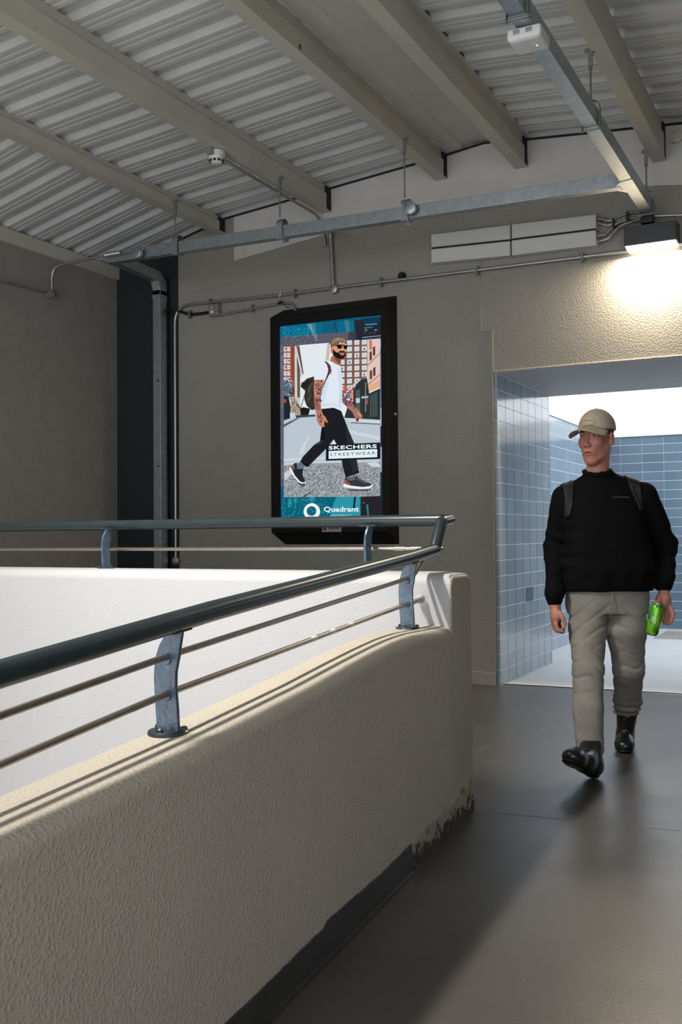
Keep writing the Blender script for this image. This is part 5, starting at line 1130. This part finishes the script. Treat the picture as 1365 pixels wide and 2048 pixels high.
f.F = np.maximum(f.F, np.where(X < H(1213, 1150)[0], zs(1500) - 0.10*(Y - 0.2) - Z, zs(1445) - Z)); f.F = np.maximum(f.F, Z - zs(1160))
jeans = f.build('jeans', M['denim'], MAN)
fp = [H(1211, y, 0.0) for y in (1178, 1195, 1212, 1226)]
dep = [0.126, 0.130, 0.130, 0.118]
MB().tube([toW((p[0], d_, p[2])) for p, d_ in zip(fp, dep)], 0.003, 6).build('fly_seam', M['denim'], jeans)
# boots
def boot(name_, an, heel, toe, kn, ext_, shaft_r=0.046):
    lo_ = np.minimum(np.minimum(an, heel), toe) - 0.10; hi_ = np.maximum(np.maximum(an, heel), toe) + 0.10; lo_[2] = max(lo_[2], -0.01); hi_[2] += 0.06
    f = Field(lo_, hi_, 0.005); top_ = an + (kn - an) / np.linalg.norm(kn - an) * ext_; ax = (toe - heel); ax /= np.linalg.norm(ax); up_ = np.array([0, 0, 1.0]); up_ = up_ - ax * (up_ @ ax); up_ /= np.linalg.norm(up_); sd_ = np.cross(ax, up_)
    f.cap(top_, heel + ax*0.05 + up_*0.04, shaft_r, 0.046, 0.0); f.cap(top_, heel*0.55 + toe*0.45 + up_*0.03, shaft_r, 0.042, 0.02); f.cap(heel + ax*0.03 + up_*0.022, toe - ax*0.075 + up_*0.020, 0.042, 0.043, 0.03)
    f.ell(toe - ax*0.055 + up_*0.008, (0.052, 0.062, 0.038), np.array([sd_, ax, up_]), 0.02)
    X, Y, Z = f.grid(); base = heel - up_*0.030
    hgt_ = (X - base[0])*up_[0] + (Y - base[1])*up_[1] + (Z - base[2])*up_[2]
    G = f.F.copy(); f.F = np.maximum(f.F, 0.016 - hgt_); f.F = np.maximum(f.F, Z - (top_[2] + 0.02)); o = f.build('boot', M['leather'], MAN)
    f.F = np.maximum(np.maximum(G - 0.006, hgt_ - 0.018), -hgt_ + 0.0); f.build('sole', M['black'], o)
    for i in range(5):
        p = heel + (toe - heel) * (0.46 + 0.06*i) + up_*(0.078 - 0.007*i); 
        MB().tube([toW(p - sd_*0.022), toW(p + up_*0.006), toW(p + sd_*0.022)], 0.003, 6).build('lace', M['black'], o)
boot('boot', J['anR'], H(1192, 1548, 0.28), H(1138, 1513, 0.50), J['knR'], 0.01)
boot('boot', J['anL'], np.array([H(1254, 1480, -0.45)[0], -0.465, 0.030]), np.array([H(1250, 1500, -0.2)[0], -0.205, 0.030]), J['knL'], 0.11, 0.047)

# the can in his hand and the small object in the other
def can():
    a, b = toW(CT), toW(CB); ax = (b - a).normalized(); L = 0.160; c0 = a
    root = thing('drink_can', 'tall bright green drink can held in the man\'s hand', 'drink can', toW(CB))
    m, nt, bs = newmat('green_can_print'); v = tex_coord(nt, (1, 1, 0.5)); n = noise(nt, v, 28, 3, 0.6, 1.0)
    c_ = ramp(nt, n, [(0.36, (0.02, 0.12, 0.05)), (0.44, (0.06, 0.36, 0.03)), (0.56, (0.20, 0.62, 0.03)), (0.66, (0.55, 0.75, 0.05))]); nt.links.new(c_, bs.inputs['Base Color']); bs.inputs['Roughness'].default_value = 0.25; bs.inputs['Metallic'].default_value = 0.35
    MB().lathe(c0, tuple(ax), [(0.006, 0.022), (0.012, 0.026), (0.024, 0.0315), (L - 0.012, 0.0315), (L - 0.004, 0.027)], 28).build('can_body', m, root, smooth=True)
    MB().lathe(c0, tuple(ax), [(0.001, 0.0235), (0.0, 0.0255), (0.006, 0.0255), (0.007, 0.023)], 28).build('can_lid', M['conduit'], root, smooth=True)
    MB().lathe(c0, tuple(ax), [(L - 0.005, 0.027), (L, 0.024), (L + 0.001, 0.02)], 28).build('can_base', M['conduit'], root, smooth=True)
    # pale lettering strokes on the front
    f_ = (Vector(CAM) - (a + b)/2); f_ -= ax * f_.dot(ax); f_.normalize(); s_ = f_.cross(ax)
    for i in range(4):
        p = c0 + ax*(0.065 + 0.003*i) + f_*0.0318*math.cos(-0.35 + 0.2*i) + s_*0.0318*math.sin(-0.35 + 0.2*i)
        MB().tube([p, p + ax*0.028], 0.0016, 6).build('lettering_stroke', M['white_plastic'], root)
can()
kc = H(1119, 1243, 0.085)
root = thing('key_fob', 'small dark key fob with silver tip in the man\'s curled hand', 'key fob', toW(kc))
mb = MB(); mb.lathe(toW(kc + (0, 0, 0.024)), (0, 0, -1), [(0, 0.004), (0.006, 0.0085), (0.036, 0.009), (0.044, 0.004)], 14); mb.build('fob', M['black'], root, smooth=True)
MB().lathe(toW(kc + (-0.001, 0.006, 0.030)), (0, 0, -1), [(0, 0.003), (0.004, 0.006), (0.014, 0.006)], 12).build('metal_tip', M['conduit'], root, smooth=True)
